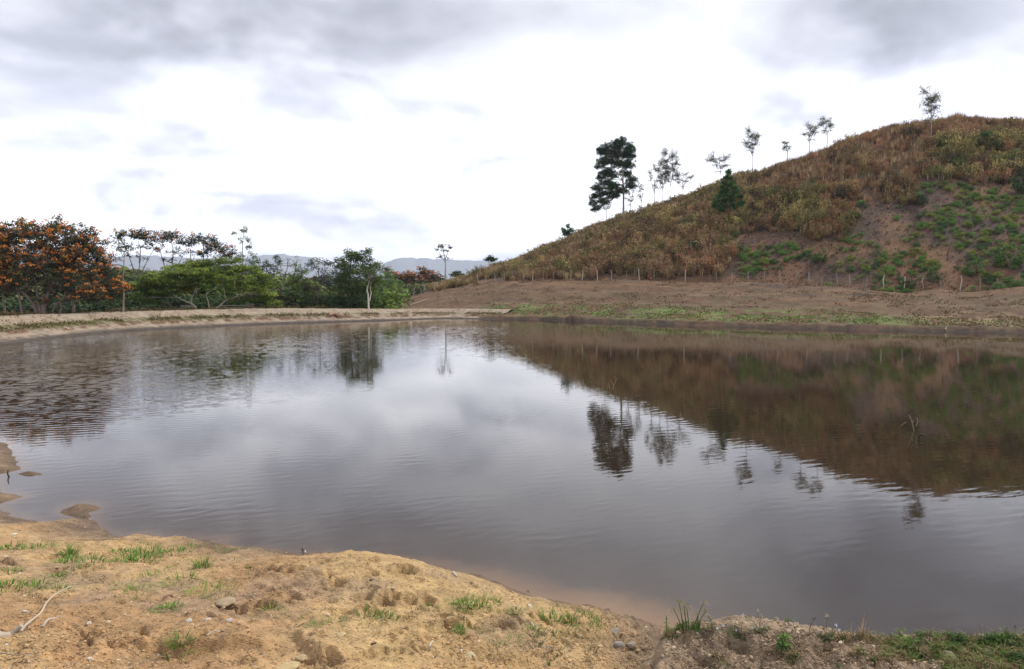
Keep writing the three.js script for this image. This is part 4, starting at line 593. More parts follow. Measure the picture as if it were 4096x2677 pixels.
  const half = Math.ceil(A.length / 2);
  instanced('hill_scrub', scrubBush(1, 11, 15, .17, 1), M.leaf, A.slice(0, half), 'tangled olive and rust brown scrub covering the hill above the fence', 'scrub');
  instanced('hill_scrub', scrubBush(2, 15, 11, .15, 1.2), M.leaf, A.slice(half), 'tangled olive and rust brown scrub covering the hill above the fence', 'scrub');
  instanced('dry_grass', tussock(3, 26, 1.25, .045, .45), M.grass, B, 'tall dry brown grass standing on the upper hill', 'grass');
  instanced('low_weeds', scrubBush(4, 10, 11, .22, .8), M.leaf, C.slice(0), 'scattered low green weeds on the dark cleared slope', 'weeds');
  instanced('pasture_grass', tussock(5, 16, 1, .13, 1.2), M.grass, D, 'short sparse grass on the pasture and the dam', 'grass');
}
// single shrubs that stand out on the slope
{
  const shrub = (u, v, s, c, label, name = 'shrub', sq = 1, geo) => { const p = hitHill(u, v, 70), g = new Geo(), r = rng(Math.round(u)); const cl = Math.round(26);
    for (let q = 0; q < cl; q++) { const e = unit(ball(r)), o = [e[0] * .8, (.8 + e[1] * .75) * sq, e[2] * .8], t = .7 + .6 * r(); for (let l = 0; l < 26; l++) { const b = ball(r), w = t * (.75 + .5 * r()); g.leaf([o[0] + b[0] * .35, o[1] + b[1] * .3, o[2] + b[2] * .35], unit([rr(-1, 1, r), rr(-.5, .6, r), rr(-1, 1, r)]), unit([rr(-1, 1, r), .8 + r(), rr(-1, 1, r)]), .22, .12, [c[0] * w, c[1] * w, c[2] * w]); } }
    const st = new Geo(); for (let q = 0; q < 6; q++) { const a = q * 1.05, w = .5; st.tube([[0, -.1, 0], [Math.cos(a) * w * .4, .5 * sq, Math.sin(a) * w * .4], [Math.cos(a) * w, 1.1 * sq, Math.sin(a) * w]], [.04, .03, .015], 4, [.2, .15, .11]); }
    const t = thing(name, label, 'shrub', p); put('stems', st.build(), M.bark, t).userData.kind = 'stuff'; put('foliage', g.build(), M.leaf, t).userData.kind = 'stuff'; t.scale.setScalar(s); t.rotation.y = u; return t; };
  shrub(1825, 478, 1.0, [.15, .27, .03], 'bright lime green bush alone amid brown scrub on the mid slope', 'bush', 1.25);
  shrub(2292, 352, 2.1, [.06, .12, .035], 'rounded green bush near the summit among yellowish scrub', 'bush');
  shrub(2345, 620, 1.9, [.075, .15, .035], 'big light green bush low on the clearing near the right edge', 'bush');
  shrub(2262, 640, 1.2, [.085, .17, .035], 'small light green bush left of the big bush on the clearing', 'bush');
  shrub(2140, 476, 1.1, [.045, .085, .035], 'dark green bush at the upper edge of the clearing', 'bush', .9);
  shrub(2113, 672, .95, [.07, .085, .04], 'rounded grey-green bush right at the fence line', 'bush');
  shrub(2170, 655, 1.0, [.06, .11, .03], 'green bush behind the fence, second to the right of the rounded grey one', 'bush', .9);
  shrub(2380, 450, 2.0, [.045, .075, .04], 'tall blue-green bush at the right edge above the clearing', 'bush', 1.3);
  shrub(1905, 610, 1.2, [.055, .115, .03], 'green bush at the right end of the left weed patch', 'bush', .7);
  shrub(1702, 535, 1.5, [.19, .19, .045], 'yellow-green bush below the young pine, at the edge of the clearing', 'bush', 1);
  shrub(1612, 590, 1.3, [.05, .10, .035], 'dark green bush inside the rust brown scrub left of the clearing', 'bush', 1);
  shrub(2084, 425, 1.0, [.10, .12, .06], 'slender grey-green sapling standing on the brown upper slope', 'sapling', 2.6);
  shrub(1590, 470, 1.4, [.17, .18, .06], 'pale yellow-green bush on the crest beneath the group of thin trees', 'bush', .8);
  shrub(1745, 388, 1.3, [.085, .10, .04], 'olive bush on the crest at the foot of the two-tiered tree', 'bush', .9);
}
// ---- fence of weathered posts and wire
{
  const fence = thing('wire_fence', 'weathered wooden post and wire fence running along the foot of the hill', 'fence');
  const posts = [[870, 702, 15], [905, 697, 17], [914, 696, 16], [940, 690, 20], [962, 686, 16], [985, 680, 19], [1010, 675, 20], [1028, 671, 18], [1045, 667, 20], [1060, 665, 17], [1076, 664, 17], [1090, 662, 15], [1110, 660, 20], [1130, 658, 20], [1150, 655, 19], [1173, 650, 20], [1192, 650, 20], [1217, 651, 20], [1237, 653, 22], [1262, 651, 20], [1286, 652, 22], [1310, 650, 20], [1318, 650, 17], [1326, 652, 24], [1353, 652, 23], [1388, 652, 24], [1420, 650, 22], [1455, 648, 18], [1485, 651, 25], [1520, 650, 24], [1550, 650, 24], [1592, 654, 26], [1665, 655, 18], [1700, 656, 20], [1738, 652, 17], [1775, 653, 22], [1812, 655, 24], [1850, 653, 22], [1880, 660, 24], [1910, 662, 20], [1945, 661, 22], [1975, 661, 20], [2012, 671, 24], [2053, 675, 30], [2100, 678, 28], [2145, 673, 22], [2185, 670, 14], [2230, 677, 26], [2275, 677, 27], [2320, 669, 18], [2369, 664, 22]];
  const bright = new Set([1237, 1388, 1485, 1592, 2053, 2100, 2230, 1353, 1110, 1045, 1010, 985, 940]), r = rng(12), tops = [];
  posts.forEach(([u, v, hp], i) => {
    const p = hitHill(u, v, 70), d = Math.hypot(p[0], p[2]), hgt = Math.min(2.1, (hp + 1) * d / FU), g = new Geo(), rad = (bright.has(u) ? .072 : .056) * rr(.85, 1.2, r), lx = rr(-.16, .16, r), b = rr(-.12, .12, r) * (u > 2000 ? 1.8 : 1);
    const pts = [[0, -.3, 0], [b * .4, hgt * .35, .02], [b + lx * .5, hgt * .7, -.02], [lx, hgt, 0]], c = bright.has(u) ? [.44, .38, .32] : rr(0, 1, r) < .5 ? [.36, .31, .26] : [.25, .215, .18];
    g.tube(curve(pts, 7), [1.1, 1.08, 1, .98, 1.02, .95, .9, .8].map((q) => q * rad), 6, c);
    const m = put('post', g.build(), M.bark, fence); m.name = i ? `post_${String(i).padStart(3, '0')}` : 'post'; m.position.set(...p);
    tops.push([p[0] + lx * .5, p[1], p[2], hgt]);
  });
  for (const k of [.35, .62, .9]) { const g = new Geo(); for (let i = 0; i + 1 < tops.length; i++) { const a = tops[i], b = tops[i + 1]; g.tube([[a[0], a[1] + a[3] * k, a[2]], [(a[0] + b[0]) / 2, (a[1] + a[3] * k + b[1] + b[3] * k) / 2 - .06, (a[2] + b[2]) / 2], [b[0], b[1] + b[3] * k, b[2]]], .008, 3, [.22, .2, .18]); } put('wire', g.build(), M.bark, fence); }
}
// ---- logs, snags and sticks
function log(name, label, category, pts, rad, col, extra) { const c = curve(pts, 16), g = new Geo(), o = c[0]; g.tube(c.map((p) => [p[0] - o[0], p[1] - o[1], p[2] - o[2]]), c.map((_, i) => { const q = i / 16; return (Array.isArray(rad) ? lerp(rad[0], rad[1], q) : rad) * (1 + .18 * vnoise(i * 1.1, o[0])); }), 9, col); if (extra) extra(g, o, c); const t = thing(name, label, category, o); put('trunk', g.build(), M.bark, t); return t; }
const onDam = (u, v) => { let best = null, bd = 1e9; for (let i = 0; i < 520; i += 1) for (let d = .1; d < 6; d += .2) { const p = damPoint(i, d), q = toPhoto(...p), e = (q[0] - u) ** 2 + (q[1] - v) ** 2; if (e < bd) { bd = e; best = p; } } return best; };
{ const a = onDam(764, 735), b = onDam(797, 737), m = onDam(778, 733), e = onDam(788, 740);
  const up = (p, y) => [p[0], p[1] + y, p[2]];
  log('driftwood_log', 'reddish weathered driftwood log lying on the dam slope', 'log', [up(a, .22), up(m, .25), up(b, .18)], [.24, .15], [.33, .21, .13], (g, o, c) => { const s = (p) => [p[0] - o[0], p[1] - o[1], p[2] - o[2]]; g.tube([s(up(m, .2)), s(up(e, .2)), s([e[0] + .6, e[1] + .05, e[2] + .4])], [.13, .1, .05], 6, [.22, .13, .08]); g.tube([s(up(m, .25)), s([m[0] - .3, m[1] + .55, m[2]])], [.09, .04], 5, [.3, .19, .12]); }); }
{ const P = (u, v, y) => { const p = hitHill(u, v, 85); return [p[0], p[1] + y, p[2]]; };
  log('fallen_log', 'dark broken log lying on the field left of the hill, nearer the white trunk', 'log', [P(872, 706, .2), P(884, 706, .25), P(896, 707, .2)], [.22, .17], [.20, .15, .115]);
  log('fallen_log', 'dark log with an upturned end, right beside the other fallen log', 'log', [P(896, 704, .2), P(910, 701, .3), P(922, 698, .35), P(926, 702, .2)], [.16, .24], [.15, .11, .085]);
  log('fallen_branch', 'long straight branch lying on the slope above the end of the dam', 'branch', [P(950, 711, .12), P(966, 706, .12), P(990, 698, .12)], [.07, .11], [.30, .23, .165]);
}
{ // twigs and a bent snag standing in the water
  const W0 = (u, v) => onPlane(u, v, 0), stick = (t, o, pts, r, c) => { const g = new Geo(); g.tube(curve(pts.map(([u, v]) => { const d = Math.hypot(o[0], o[2]), p = atRange(u, v, d); return [p[0] - o[0], p[1] - o[1], p[2] - o[2]]; }), 8), r, 5, c); put('twig', g.build(), M.bark, t); };
  let o = W0(1430, 905), t = thing('water_twigs', 'thin dead twigs standing in the water within the pine reflection', 'twigs', o), g;
  stick(t, o, [[1424, 908], [1426, 895], [1432, 880], [1428, 874]], [.02, .02, .02, .018, .018, .015, .012, .012, .01], [.28, .19, .1]); stick(t, o, [[1418, 906], [1415, 895], [1414, 890]], .013, [.28, .19, .1]); stick(t, o, [[1426, 895], [1421, 888], [1419, 883]], .011, [.26, .18, .1]); stick(t, o, [[1410, 904], [1413, 898], [1409, 893]], .01, [.25, .17, .09]);
  o = W0(1350, 893); t = thing('water_twigs', 'faint dead twigs in the water left of the pine reflection', 'twigs', o); for (const [a, b] of [[1345, 1342], [1352, 1356], [1358, 1352], [1338, 1338]]) stick(t, o, [[a, 896], [(a + b) / 2, 889], [b, 882]], .012, [.26, .19, .11]);
  o = W0(2120, 1000); t = thing('water_twigs', 'pale thin twigs sticking up above the bent snag on the right', 'twigs', o); stick(t, o, [[2124, 1004], [2120, 985], [2114, 968], [2112, 964]], .011, [.34, .27, .17]); stick(t, o, [[2120, 985], [2122, 976]], .009, [.34, .27, .17]); stick(t, o, [[2128, 990], [2132, 980], [2130, 970]], .009, [.32, .26, .16]); stick(t, o, [[2092, 990], [2098, 985], [2106, 980]], .009, [.3, .24, .15]);
  o = W0(2138, 1022); t = thing('bent_snag', 'dark bent branch stub arching out of the water on the right', 'branch', o); stick(t, o, [[2137, 1030], [2134, 1018], [2138, 1010], [2144, 1010], [2150, 1014], [2151, 1019]], [.034, .034, .032, .032, .03, .028, .022, .016, .010], [.06, .045, .035]);
  o = W0(18, 1108); t = thing('bent_snag', 'small dark curved twig in the water by the left spit', 'branch', o); stick(t, o, [[22, 1109], [18, 1101], [19, 1090]], [.018, .018, .017, .016, .015, .014, .012, .01, .008], [.09, .065, .05]);
  const b = hitNear(2197, 1000); o = atRange(2197, 768, shoreR(az(...(() => { const d = dir(2197, 768); return [d[0], d[2]]; })())) + .4); t = thing('pale_stub', 'pale little stub at the foot of the far right bank', 'stub', [o[0], .1, o[2]]); g = new Geo(); g.tube([[0, -.1, 0], [.03, .22, 0], [.12, .5, 0]], [.07, .06, .03], 5, [.55, .45, .3]); g.tube([[.02, .1, 0], [-.12, .22, 0]], [.04, .02], 5, [.5, .4, .27]); put('wood', g.build(), M.bark, t);
}

// ---------------------------------------------------------------- near bank: grass, weeds, stones, sticks
const ground = (x, z) => bankHeight(x, z);
function spot(u, v) { const p = hitNear(u, v); return [p[0], ground(p[0], p[2]), p[2]]; }
function tuft(seed, n, len, spread, wid, cols, droop = .6) {
  const g = new Geo(), r = rng(seed);
  for (let k = 0; k < n; k++) {
    const a = r() * 6.283, o = spread * Math.sqrt(r()), L = len * rr(.45, 1.15, r), x = Math.cos(a), z = Math.sin(a), lean = droop * (.3 + .9 * r()), b0 = [x * o, -.006, z * o], c = cols[Math.floor(r() * cols.length)], w = wid * rr(.7, 1.2, r), t = .7 + .55 * r(), col = [c[0] * t, c[1] * t, c[2] * t];
    const tw = (r() - .5) * .9, sx = -Math.sin(a + tw), sz = Math.cos(a + tw); let prev = null;
    for (let i = 0; i <= 3; i++) { const q = i / 3, p = [b0[0] + x * lean * L * q * q * .9 + x * L * .12 * q, b0[1] + L * (q - .38 * lean * q * q), b0[2] + z * lean * L * q * q * .9 + z * L * .12 * q], hw = w / 2 * (1 - q * q * .95), nn = unit([x * .4 + .2 * (r() - .5), 1, z * .4]);
      const A = [p[0] - sx * hw, p[1], p[2] - sz * hw], B = [p[0] + sx * hw, p[1], p[2] + sz * hw]; if (prev) { g.tri(prev[0], prev[1], B, col); g.tri(prev[0], B, A, col); } prev = [A, B]; }
  }
  return g.build();
}
const gA = [[.13, .235, .035], [.17, .28, .05], [.09, .18, .03]], gB = [[.20, .29, .06], [.25, .30, .085], [.15, .25, .045]], gD = [[.09, .125, .045], [.15, .13, .07], [.22, .17, .10]], gS = [[.30, .22, .11], [.24, .16, .08], [.36, .28, .16], [.14, .15, .05]];
const mk = (g) => { const o = new THREE.Group(), m = put('blades', g, M.grass, o); m.userData.kind = 'stuff'; return o; };
const tufts = [mk(tuft(1, 60, .095, .11, .009, gA, 1)), mk(tuft(2, 46, .085, .15, .008, gB, 1.1)), mk(tuft(3, 90, .08, .19, .008, gA, 1.1)), mk(tuft(4, 34, .07, .13, .007, gB, 1.1)), mk(tuft(5, 46, .07, .13, .006, gD, 1.1)), mk(tuft(6, 100, .16, .09, .008, [...gA, gB[0]], .75))];
const L5 = [[50, 785, 0, 1.0], [170, 790, 2, .9], [225, 792, 2, .8], [310, 808, 1, 1.1], [120, 748, 3, .8], [400, 882, 0, .9], [450, 866, 0, .8], [580, 892, 0, 1], [880, 888, 0, 1.1], [745, 822, 0, .8], [800, 828, 1, .8], [850, 830, 0, .9], [970, 815, 0, .8], [890, 768, 3, .6], [955, 772, 3, .5], [1030, 850, 2, .7], [1100, 850, 2, .8], [1210, 822, 1, 1], [1365, 815, 1, .8], [1490, 812, 3, .8], [1560, 806, 3, .7], [480, 948, 4, .9], [540, 940, 2, .7], [60, 952, 0, .8], [365, 972, 0, .7], [180, 1000, 3, .7], [230, 1025, 0, .7], [45, 1022, 0, .7], [360, 1046, 0, .8], [10, 1065, 2, .9], [100, 1080, 2, .7], [820, 1030, 1, .7], [870, 1052, 1, .8], [985, 965, 1, .8], [1070, 940, 3, .6], [1310, 1062, 1, .9], [1400, 1062, 1, .8], [1440, 1040, 3, .6], [1030, 1180, 0, .7], [1080, 1162, 0, .7], [920, 1190, 4, .7], [710, 1105, 3, .6], [1720, 1206, 3, .8], [1480, 872, 4, .8], [1640, 950, 4, .7], [690, 935, 4, .7], [600, 985, 4, .8], [640, 840, 4, .6], [880, 1115, 3, .6], [1600, 905, 3, .5], [1150, 905, 3, .6], [730, 880, 1, .7], [780, 870, 2, .7], [1000, 880, 4, .7], [1250, 1050, 3, .6], [1300, 1110, 3, .5], [500, 865, 1, .5]];
const L6 = [[135, 605, 3, .9], [320, 636, 3, .9], [460, 694, 1, .7], [530, 684, 1, .9], [650, 665, 4, .7], [850, 684, 1, .7], [1440, 560, 0, 1], [1480, 560, 0, 1], [1550, 590, 0, 1.1], [1560, 528, 1, .8], [1655, 548, 0, .8], [1240, 556, 0, .7], [1110, 568, 4, .8], [1440, 488, 3, .7], [1365, 520, 3, .6], [1530, 752, 1, .9], [1360, 768, 3, .8], [1800, 606, 0, .7], [1640, 590, 3, .8], [1720, 608, 4, .8], [1940, 615, 3, .8], [2040, 610, 1, .8], [2270, 628, 1, .8], [1910, 738, 0, .8], [2010, 782, 4, .8], [1780, 824, 1, .7], [1670, 842, 1, .7], [1850, 885, 4, .7], [1560, 910, 4, .8], [2100, 892, 4, .7], [1020, 772, 4, .9], [760, 640, 4, .8], [1930, 890, 4, .8], [2350, 715, 1, .9], [1450, 790, 4, .6], [10, 290, 3, .8], [660, 200, 3, .6], [750, 325, 3, .6], [920, 640, 4, .8]];
const tl = [...L5.map(([x, y, k, s]) => [...G5(x, y), k, s * 1.45]), ...L6.map(([x, y, k, s]) => [...G6(x, y), k, s * 1.12])];
const kinds = [['short bright green grass tuft', 'short bright green grass tufts'], ['loose yellowish green grass tuft', 'yellowish green grass tufts'], ['flat spreading grass tuft', 'flat spreading grass tufts'], ['tiny sparse grass tuft', 'tiny grass tufts'], ['withered grey-green grass tuft', 'withered grass tufts']];
// each tuft is told apart by the nearest landmark on the bank
const marks = [['the curved pale branch', ...G5(330, 1130)], ['the cracked ledge', ...G5(720, 1350)], ['the muddy spit', ...G5(500, 560)], ['the left photo edge', ...G5(10, 900)], ['the weathered stub', 706, 1284], ['the sandy mound crest', ...G6(850, 300)], ['the eroded ledge', ...G6(430, 850)], ['the pale rounded stone', ...G6(1500, 905)], ['the thick grass clump at the water', ...G6(2170, 650)], ['the large earthen clod', ...G5(1432, 1128)], ['the big bright tuft', ...G5(1290, 925)], ['the white stone at the waterline', ...G6(1900, 570)]];
const told = {}, ordinal = ['nearest', 'second nearest', 'third nearest', 'fourth nearest', 'fifth nearest', 'sixth nearest', 'seventh nearest', 'eighth nearest', 'ninth nearest', 'tenth nearest'];
const placed = tl.map(([u, v, k, s], i) => { let best, bd = 1e9; for (const m of marks) { const q = Math.hypot(u - m[1], 1.6 * (v - m[2])); if (q < bd) { bd = q; best = m; } } const du = u - best[1], dv = 1.6 * (v - best[2]), w = Math.abs(du) > Math.abs(dv) ? (du < 0 ? 'left of' : 'right of') : dv < 0 ? 'beyond' : 'in front of', key = `${kinds[k][0]} ${w} ${best[0]}`; (told[key] ??= []).push([bd, i]); return key; });
for (const L of Object.values(told)) L.sort((p, q) => p[0] - q[0]);
tl.forEach(([u, v, k, s], i) => { const L = told[placed[i]], n = L.findIndex((q) => q[1] === i); copyOf(tufts[k], 'grass_tuft', spot(u, v), i * 2.4, [s, s * rr(.6, .85), s], placed[i] + (L.length > 1 ? `, ${ordinal[n]}` : ''), 'grass', kinds[k][1]); });
for (const [x, y, F, k, s, label] of [[440, 828, G5, 5, .95, 'taller spiky dark green grass tuft at the left of the sandy bank'], [1290, 925, G5, 5, .95, 'big bright green grass tuft on the sand below the muddy spit'], [840, 885, G5, 2, 1.6, 'broad green grass tuft amid dry stalks on the left of the bank'], [1165, 1010, G5, 1, 1.3, 'sprawling light green grass tuft below the big bright one'], [1140, 1415, G5, 5, .75, 'upright grass tuft with dry stalks at the bottom left'], [1075, 1462, G5, 2, 1.0, 'low green grass tuft just below the upright one at the bottom left'], [190, 1118, G5, 4, 1.0, 'small dark withered tuft above the curved pale branch'], [790, 640, G6, 2, 1.15, 'wide green grass tuft in a hollow at the middle of the bank'], [940, 645, G6, 0, 1.15, 'green grass tuft right of the hollow at the middle of the bank'], [1430, 735, G6, 5, .6, 'upright light green grass tuft below the little slope at centre right'], [2170, 650, G6, 5, .85, 'largest thick green grass clump at the water edge near the middle'], [2230, 670, G6, 2, 1.3, 'dense low grass patch beside the largest thick clump'], [2040, 715, G6, 2, 1.3, 'long low strip of grass left of the thick clump'], [2290, 895, G6, 4, 1.2, 'withered weed tuft with dark seed heads near the bottom'], [1690, 888, G6, 4, .9, 'small weed tuft with black seed heads left of the bottom middle']])
  copyOf(tufts[k], 'grass_tuft', spot(...F(x, y)), x, [s * (F === G5 ? 1.25 : .95), s * (F === G5 ? .95 : .8), s * 1.1], label, 'grass');
// grass cover on the right, litter, gravel: past counting
{
  const r = rng(31), gr = [], lit = [], grav = [], clod = [];
  for (let k = 0; k < 5200; k++) {
    const u = rr(1250, 2480, r), v = rr(1440, 1570, r), n = fbm(u * .012, v * .03, 3), den = Math.max(sst(1930, 2230, u) * .95 - .35 * sst(1510, 1560, v) * sst(2300, 2000, u), .6 * Math.exp(-(((u - 1520) / 90) ** 2) - ((v - 1485) / 20) ** 2), .5 * Math.exp(-(((u - 1360) / 60) ** 2) - ((v - 1462) / 14) ** 2), .26 * sst(1640, 1800, u), .10);
    if (n + den < .42 + .35 * r()) continue; const p = hitNear(u, v); if (p[1] < .35) continue;
    const q = .65 + .6 * r(), c = r() < .62 * Math.min(1, den + .25) ? (r() < .5 ? [.14, .23, .045] : [.095, .165, .035]) : [.26, .19, .105];
    gr.push({ p: [p[0], ground(p[0], p[2]) - .005, p[2]], s: rr(.022, .055, r) * (u > 2100 ? 1.3 : 1), ry: r() * 6, c: [c[0] * q, c[1] * q, c[2] * q] });
  }
  instanced('grass_cover', tussock(15, 14, 1, .09, 1.3), M.grass, gr, 'short mixed green and dry grass covering the bank at the right', 'grass');
  const blade = new Geo(); blade.tube([[-.5, .06, 0], [-.1, .12, .05], [.5, .03, -.08]], [.045, .05, .03], 3, [1, 1, 1]);
  for (let k = 0; k < 5200; k++) { const right = r() < .6, u = right ? rr(1560, 2480, r) : rr(-80, 1500, r), v = right ? rr(1462, 1570, r) : rr(1290, 1570, r), p = hitNear(u, v); if (p[1] < .4) continue; const q = .55 + .7 * r(), c = r() < .7 ? [.40, .29, .18] : [.16, .11, .07]; lit.push({ p: [p[0], ground(p[0], p[2]) + .003, p[2]], s: rr(.018, .06, r), ry: r() * 6.3, rz: (r() - .5) * .5, c: [c[0] * q, c[1] * q, c[2] * q] }); }
  instanced('dry_litter', blade.build(), M.grass, lit, 'bits of dry stalk and twig strewn over the bank', 'litter');
  const st = pebble(3, 1, .75);
  for (let k = 0; k < 9500; k++) {
    const u = rr(-80, 2460, r), v = rr(1175, 1570, r), p = hitNear(u, v), sd = nearSd(p[0], p[2]); if (sd < -.02 || r() > .35 + .6 * sst(-.2, .35, fbm(p[0] * 1.1, p[2] * 1.1, 3))) continue; const d = Math.hypot(p[0], p[2]);
    const s = rr(.0035, .0085, r) * (r() < .05 ? 2.0 : 1) * (d > 7 ? 1.35 : 1), q = .7 + .5 * r(), c = r() < .22 ? [.52, .42, .30] : r() < .5 ? [.42, .28, .15] : r() < .4 ? [.27, .21, .16] : [.46, .33, .18];
    grav.push({ p: [p[0], ground(p[0], p[2]) + s * .25, p[2]], s: [s, s * .75, s * 1.2], ry: r() * 6, rx: (r() - .5), c: [c[0] * q, c[1] * q, c[2] * q] });
  }
  for (let k = 0; k < 15000; k++) {
    const right = r() < .4, u = right ? rr(1250, 2460, r) : rr(-80, 1700, r), v = rr(1275, 1570, r), p = hitNear(u, v), n = fbm(p[0] * .8 - 3, p[2] * .8 + 9, 3), sd = nearSd(p[0], p[2]); if (sd < .3 || r() > .25 + .9 * sst(-.2, .35, n) + (right ? .3 : 0)) continue;
    const s = rr(.003, .0085, r) * (r() < .05 ? 2.2 : 1), c = bankColor(p[0], p[2], 1, sd), q = .72 + .5 * r();
    clod.push({ p: [p[0], ground(p[0], p[2]) + s * .2, p[2]], s: [s * rr(.8, 1.5, r), s * rr(.6, 1, r), s * rr(.8, 1.3, r)], ry: r() * 6, rx: r() - .5, c: c.map((x) => x * q) });
  }
  instanced('soil_crumbs', pebble(8, 1, .8), M.stone, clod, 'crumbled clods of dry soil lying on the trodden bank', 'soil');
  instanced('gravel', st, M.stone, grav, 'fine gravel and pebbles scattered over the sandy bank', 'gravel');
}
function pebble(seed, s, flat) { const g = new THREE.IcosahedronGeometry(s, 3), p = g.attributes.position, c = new Float32Array(p.count * 3), o = seed * 13.7; for (let i = 0; i < p.count; i++) { const x = p.getX(i), y = p.getY(i), z = p.getZ(i), k = 1 + .22 * vnoise(x / s * 1.3 + o, y / s * 1.3 + z / s * .9) + .10 * vnoise(x / s * 3 + o, z / s * 3 - y / s * 2) + .04 * vnoise(x / s * 8, z / s * 8 + y / s * 6 + o), t = 1 + .18 * vnoise(x / s * 5 + o, z / s * 5 + y / s * 4); p.setXYZ(i, x * k, y * k * flat, z * k * .8); c[3 * i] = c[3 * i + 1] = c[3 * i + 2] = t; } g.setAttribute('color', new THREE.BufferAttribute(c, 3)); g.computeVertexNormals(); return g; }
{
  const stones = [[...G6(1500, 905), 26, .7, [.50, .42, .26], 'pale yellow rounded stone at the bottom edge, right of the middle', 1.3], [...G6(260, 940), 44, .28, [.50, .385, .19], 'flat yellowish slab at the bottom edge, left of the eroded ledge', 1], [...G6(515, 972), 14, .6, [.42, .37, .32], 'small grey stone at the very bottom below the eroded ledge', 1], [...G6(620, 780), 20, .5, [.52, .41, .22], 'yellow stone half buried above the eroded ledge', 1], [...G6(2030, 862), 12, .7, [.40, .36, .31], 'small grey stone among weeds near the bottom middle', 1], [...G6(350, 885), 26, .5, [.46, .35, .19], 'yellow lump of clay beside the eroded ledge', 1], [...G6(1900, 570), 10, .6, [.70, .64, .55], 'small white stone at the waterline in the middle', 1], [...G6(1270, 912), 8, .6, [.50, .42, .28], 'tiny yellow stone left of the pale rounded stone', 1],
    [...G7(235, 645), 22, .75, [.30, .26, .23], 'grey stone in the grass below the leafy sprig', 1], [...G7(300, 645), 20, .75, [.33, .28, .22], 'brown stone next to the grey one in the grass', 1], [...G7(210, 560), 26, .6, [.29, .25, .21], 'rough grey clod in grass left of the leafy sprig', 1], [...G7(1575, 625), 14, .6, [.66, .56, .46], 'pale pinkish stone on the dry grass right of the mound', 1.1], [...G7(1455, 572), 11, .7, [.52, .45, .38], 'pale round stone under the dry grass clump, left one of three', 1], [...G7(1490, 575), 11, .7, [.62, .58, .52], 'whitish stone under the dry grass clump, middle one of three', 1], [...G7(1508, 574), 11, .7, [.46, .38, .28], 'brownish stone under the dry grass clump, right one of three', 1], [...G7(1180, 577), 8, .7, [.62, .52, .36], 'small cream pebble on the rim right of the mound', 1],
    [...G5(565, 1253), 11, .5, [.58, .50, .40], 'small pale stone above the cracked ledge', 1], [...G5(1200, 1258), 13, .7, [.56, .52, .46], 'upright whitish stone right of the cracked ledge', 1], [...G5(1322, 1246), 17, .6, [.60, .50, .44], 'pinkish white stone further right of the upright whitish one', 1], [...G5(90, 694), 10, .5, [.60, .54, .47], 'pale stone on the muddy shore at the left edge', 1], [...G5(1432, 1128), 42, .32, [.38, .29, .18], 'large flat earthen clod at the left middle of the bank', 1], [...G5(1462, 1298), 13, .4, [.50, .46, .42], 'flat grey stone right of the cracked ledge', 1], [...G5(155, 1200), 9, .5, [.62, .56, .48], 'small white stone by the curved pale branch', 1], [...G5(570, 1476), 9, .6, [.62, .56, .47], 'white pebble below the cracked ledge', 1], [...G5(1005, 1408), 10, .6, [.58, .52, .45], 'white pebble left of the upright grass tuft', 1], [...G5(1625, 1400), 9, .4, [.66, .60, .52], 'white chip far right of the cracked ledge', 1]];
  for (const [u, v, w, fl, c, label, asp] of stones) { const p = spot(u, v), s = w / 2 * Math.hypot(p[0], p[2], EYE - p[1]) / FU; const m = new THREE.MeshStandardMaterial({ vertexColors: true, roughness: .92, color: new THREE.Color().setRGB(...c), bumpMap: soilB, bumpScale: .004 }); const o = put('stone', pebble(u, s, fl), m); o.position.set(p[0], p[1] + s * fl * .35, p[2]); o.rotation.y = u; o.scale.set(1, 1, asp); tag(o, label, 'stone'); }
  // crumpled pale dry leaves
  for (const [x, y, w, label] of [[1985, 705, 30, 'large crumpled pale dry leaf in the grass near the bottom right'], [2175, 675, 24, 'cupped pinkish dry leaf right of the crumpled one'], [2290, 685, 24, 'pale dry leaf in green grass near the right edge']]) {
    const p = spot(...G7(x, y)), s = w * .44 * 4.6 / FU * 1.2, g = new Geo(), n = 6, pt = (i, j) => { const a = i / n * 2 - 1, b = j / n * 2 - 1, wd = Math.sqrt(Math.max(0, 1 - a * a)) * .62; return [a * s, (.25 + .3 * b * b + .22 * vnoise(i * .9 + x, j * .9)) * s, b * wd * s]; };
    for (let i = 0; i < n; i++) for (let j = 0; j < n; j++) { const c = [.55, .46, .37].map((q) => q * (1 + .15 * vnoise(i * 2.1, j * 2.3 + x))); g.tri(pt(i, j), pt(i, j + 1), pt(i + 1, j + 1), c); g.tri(pt(i, j), pt(i + 1, j + 1), pt(i + 1, j), c); }
    const o = put('dry_leaf', g.build(), M.grass); o.position.set(p[0], p[1] + .008, p[2]); o.rotation.y = x * .3; tag(o, label, 'leaf');
  }
}
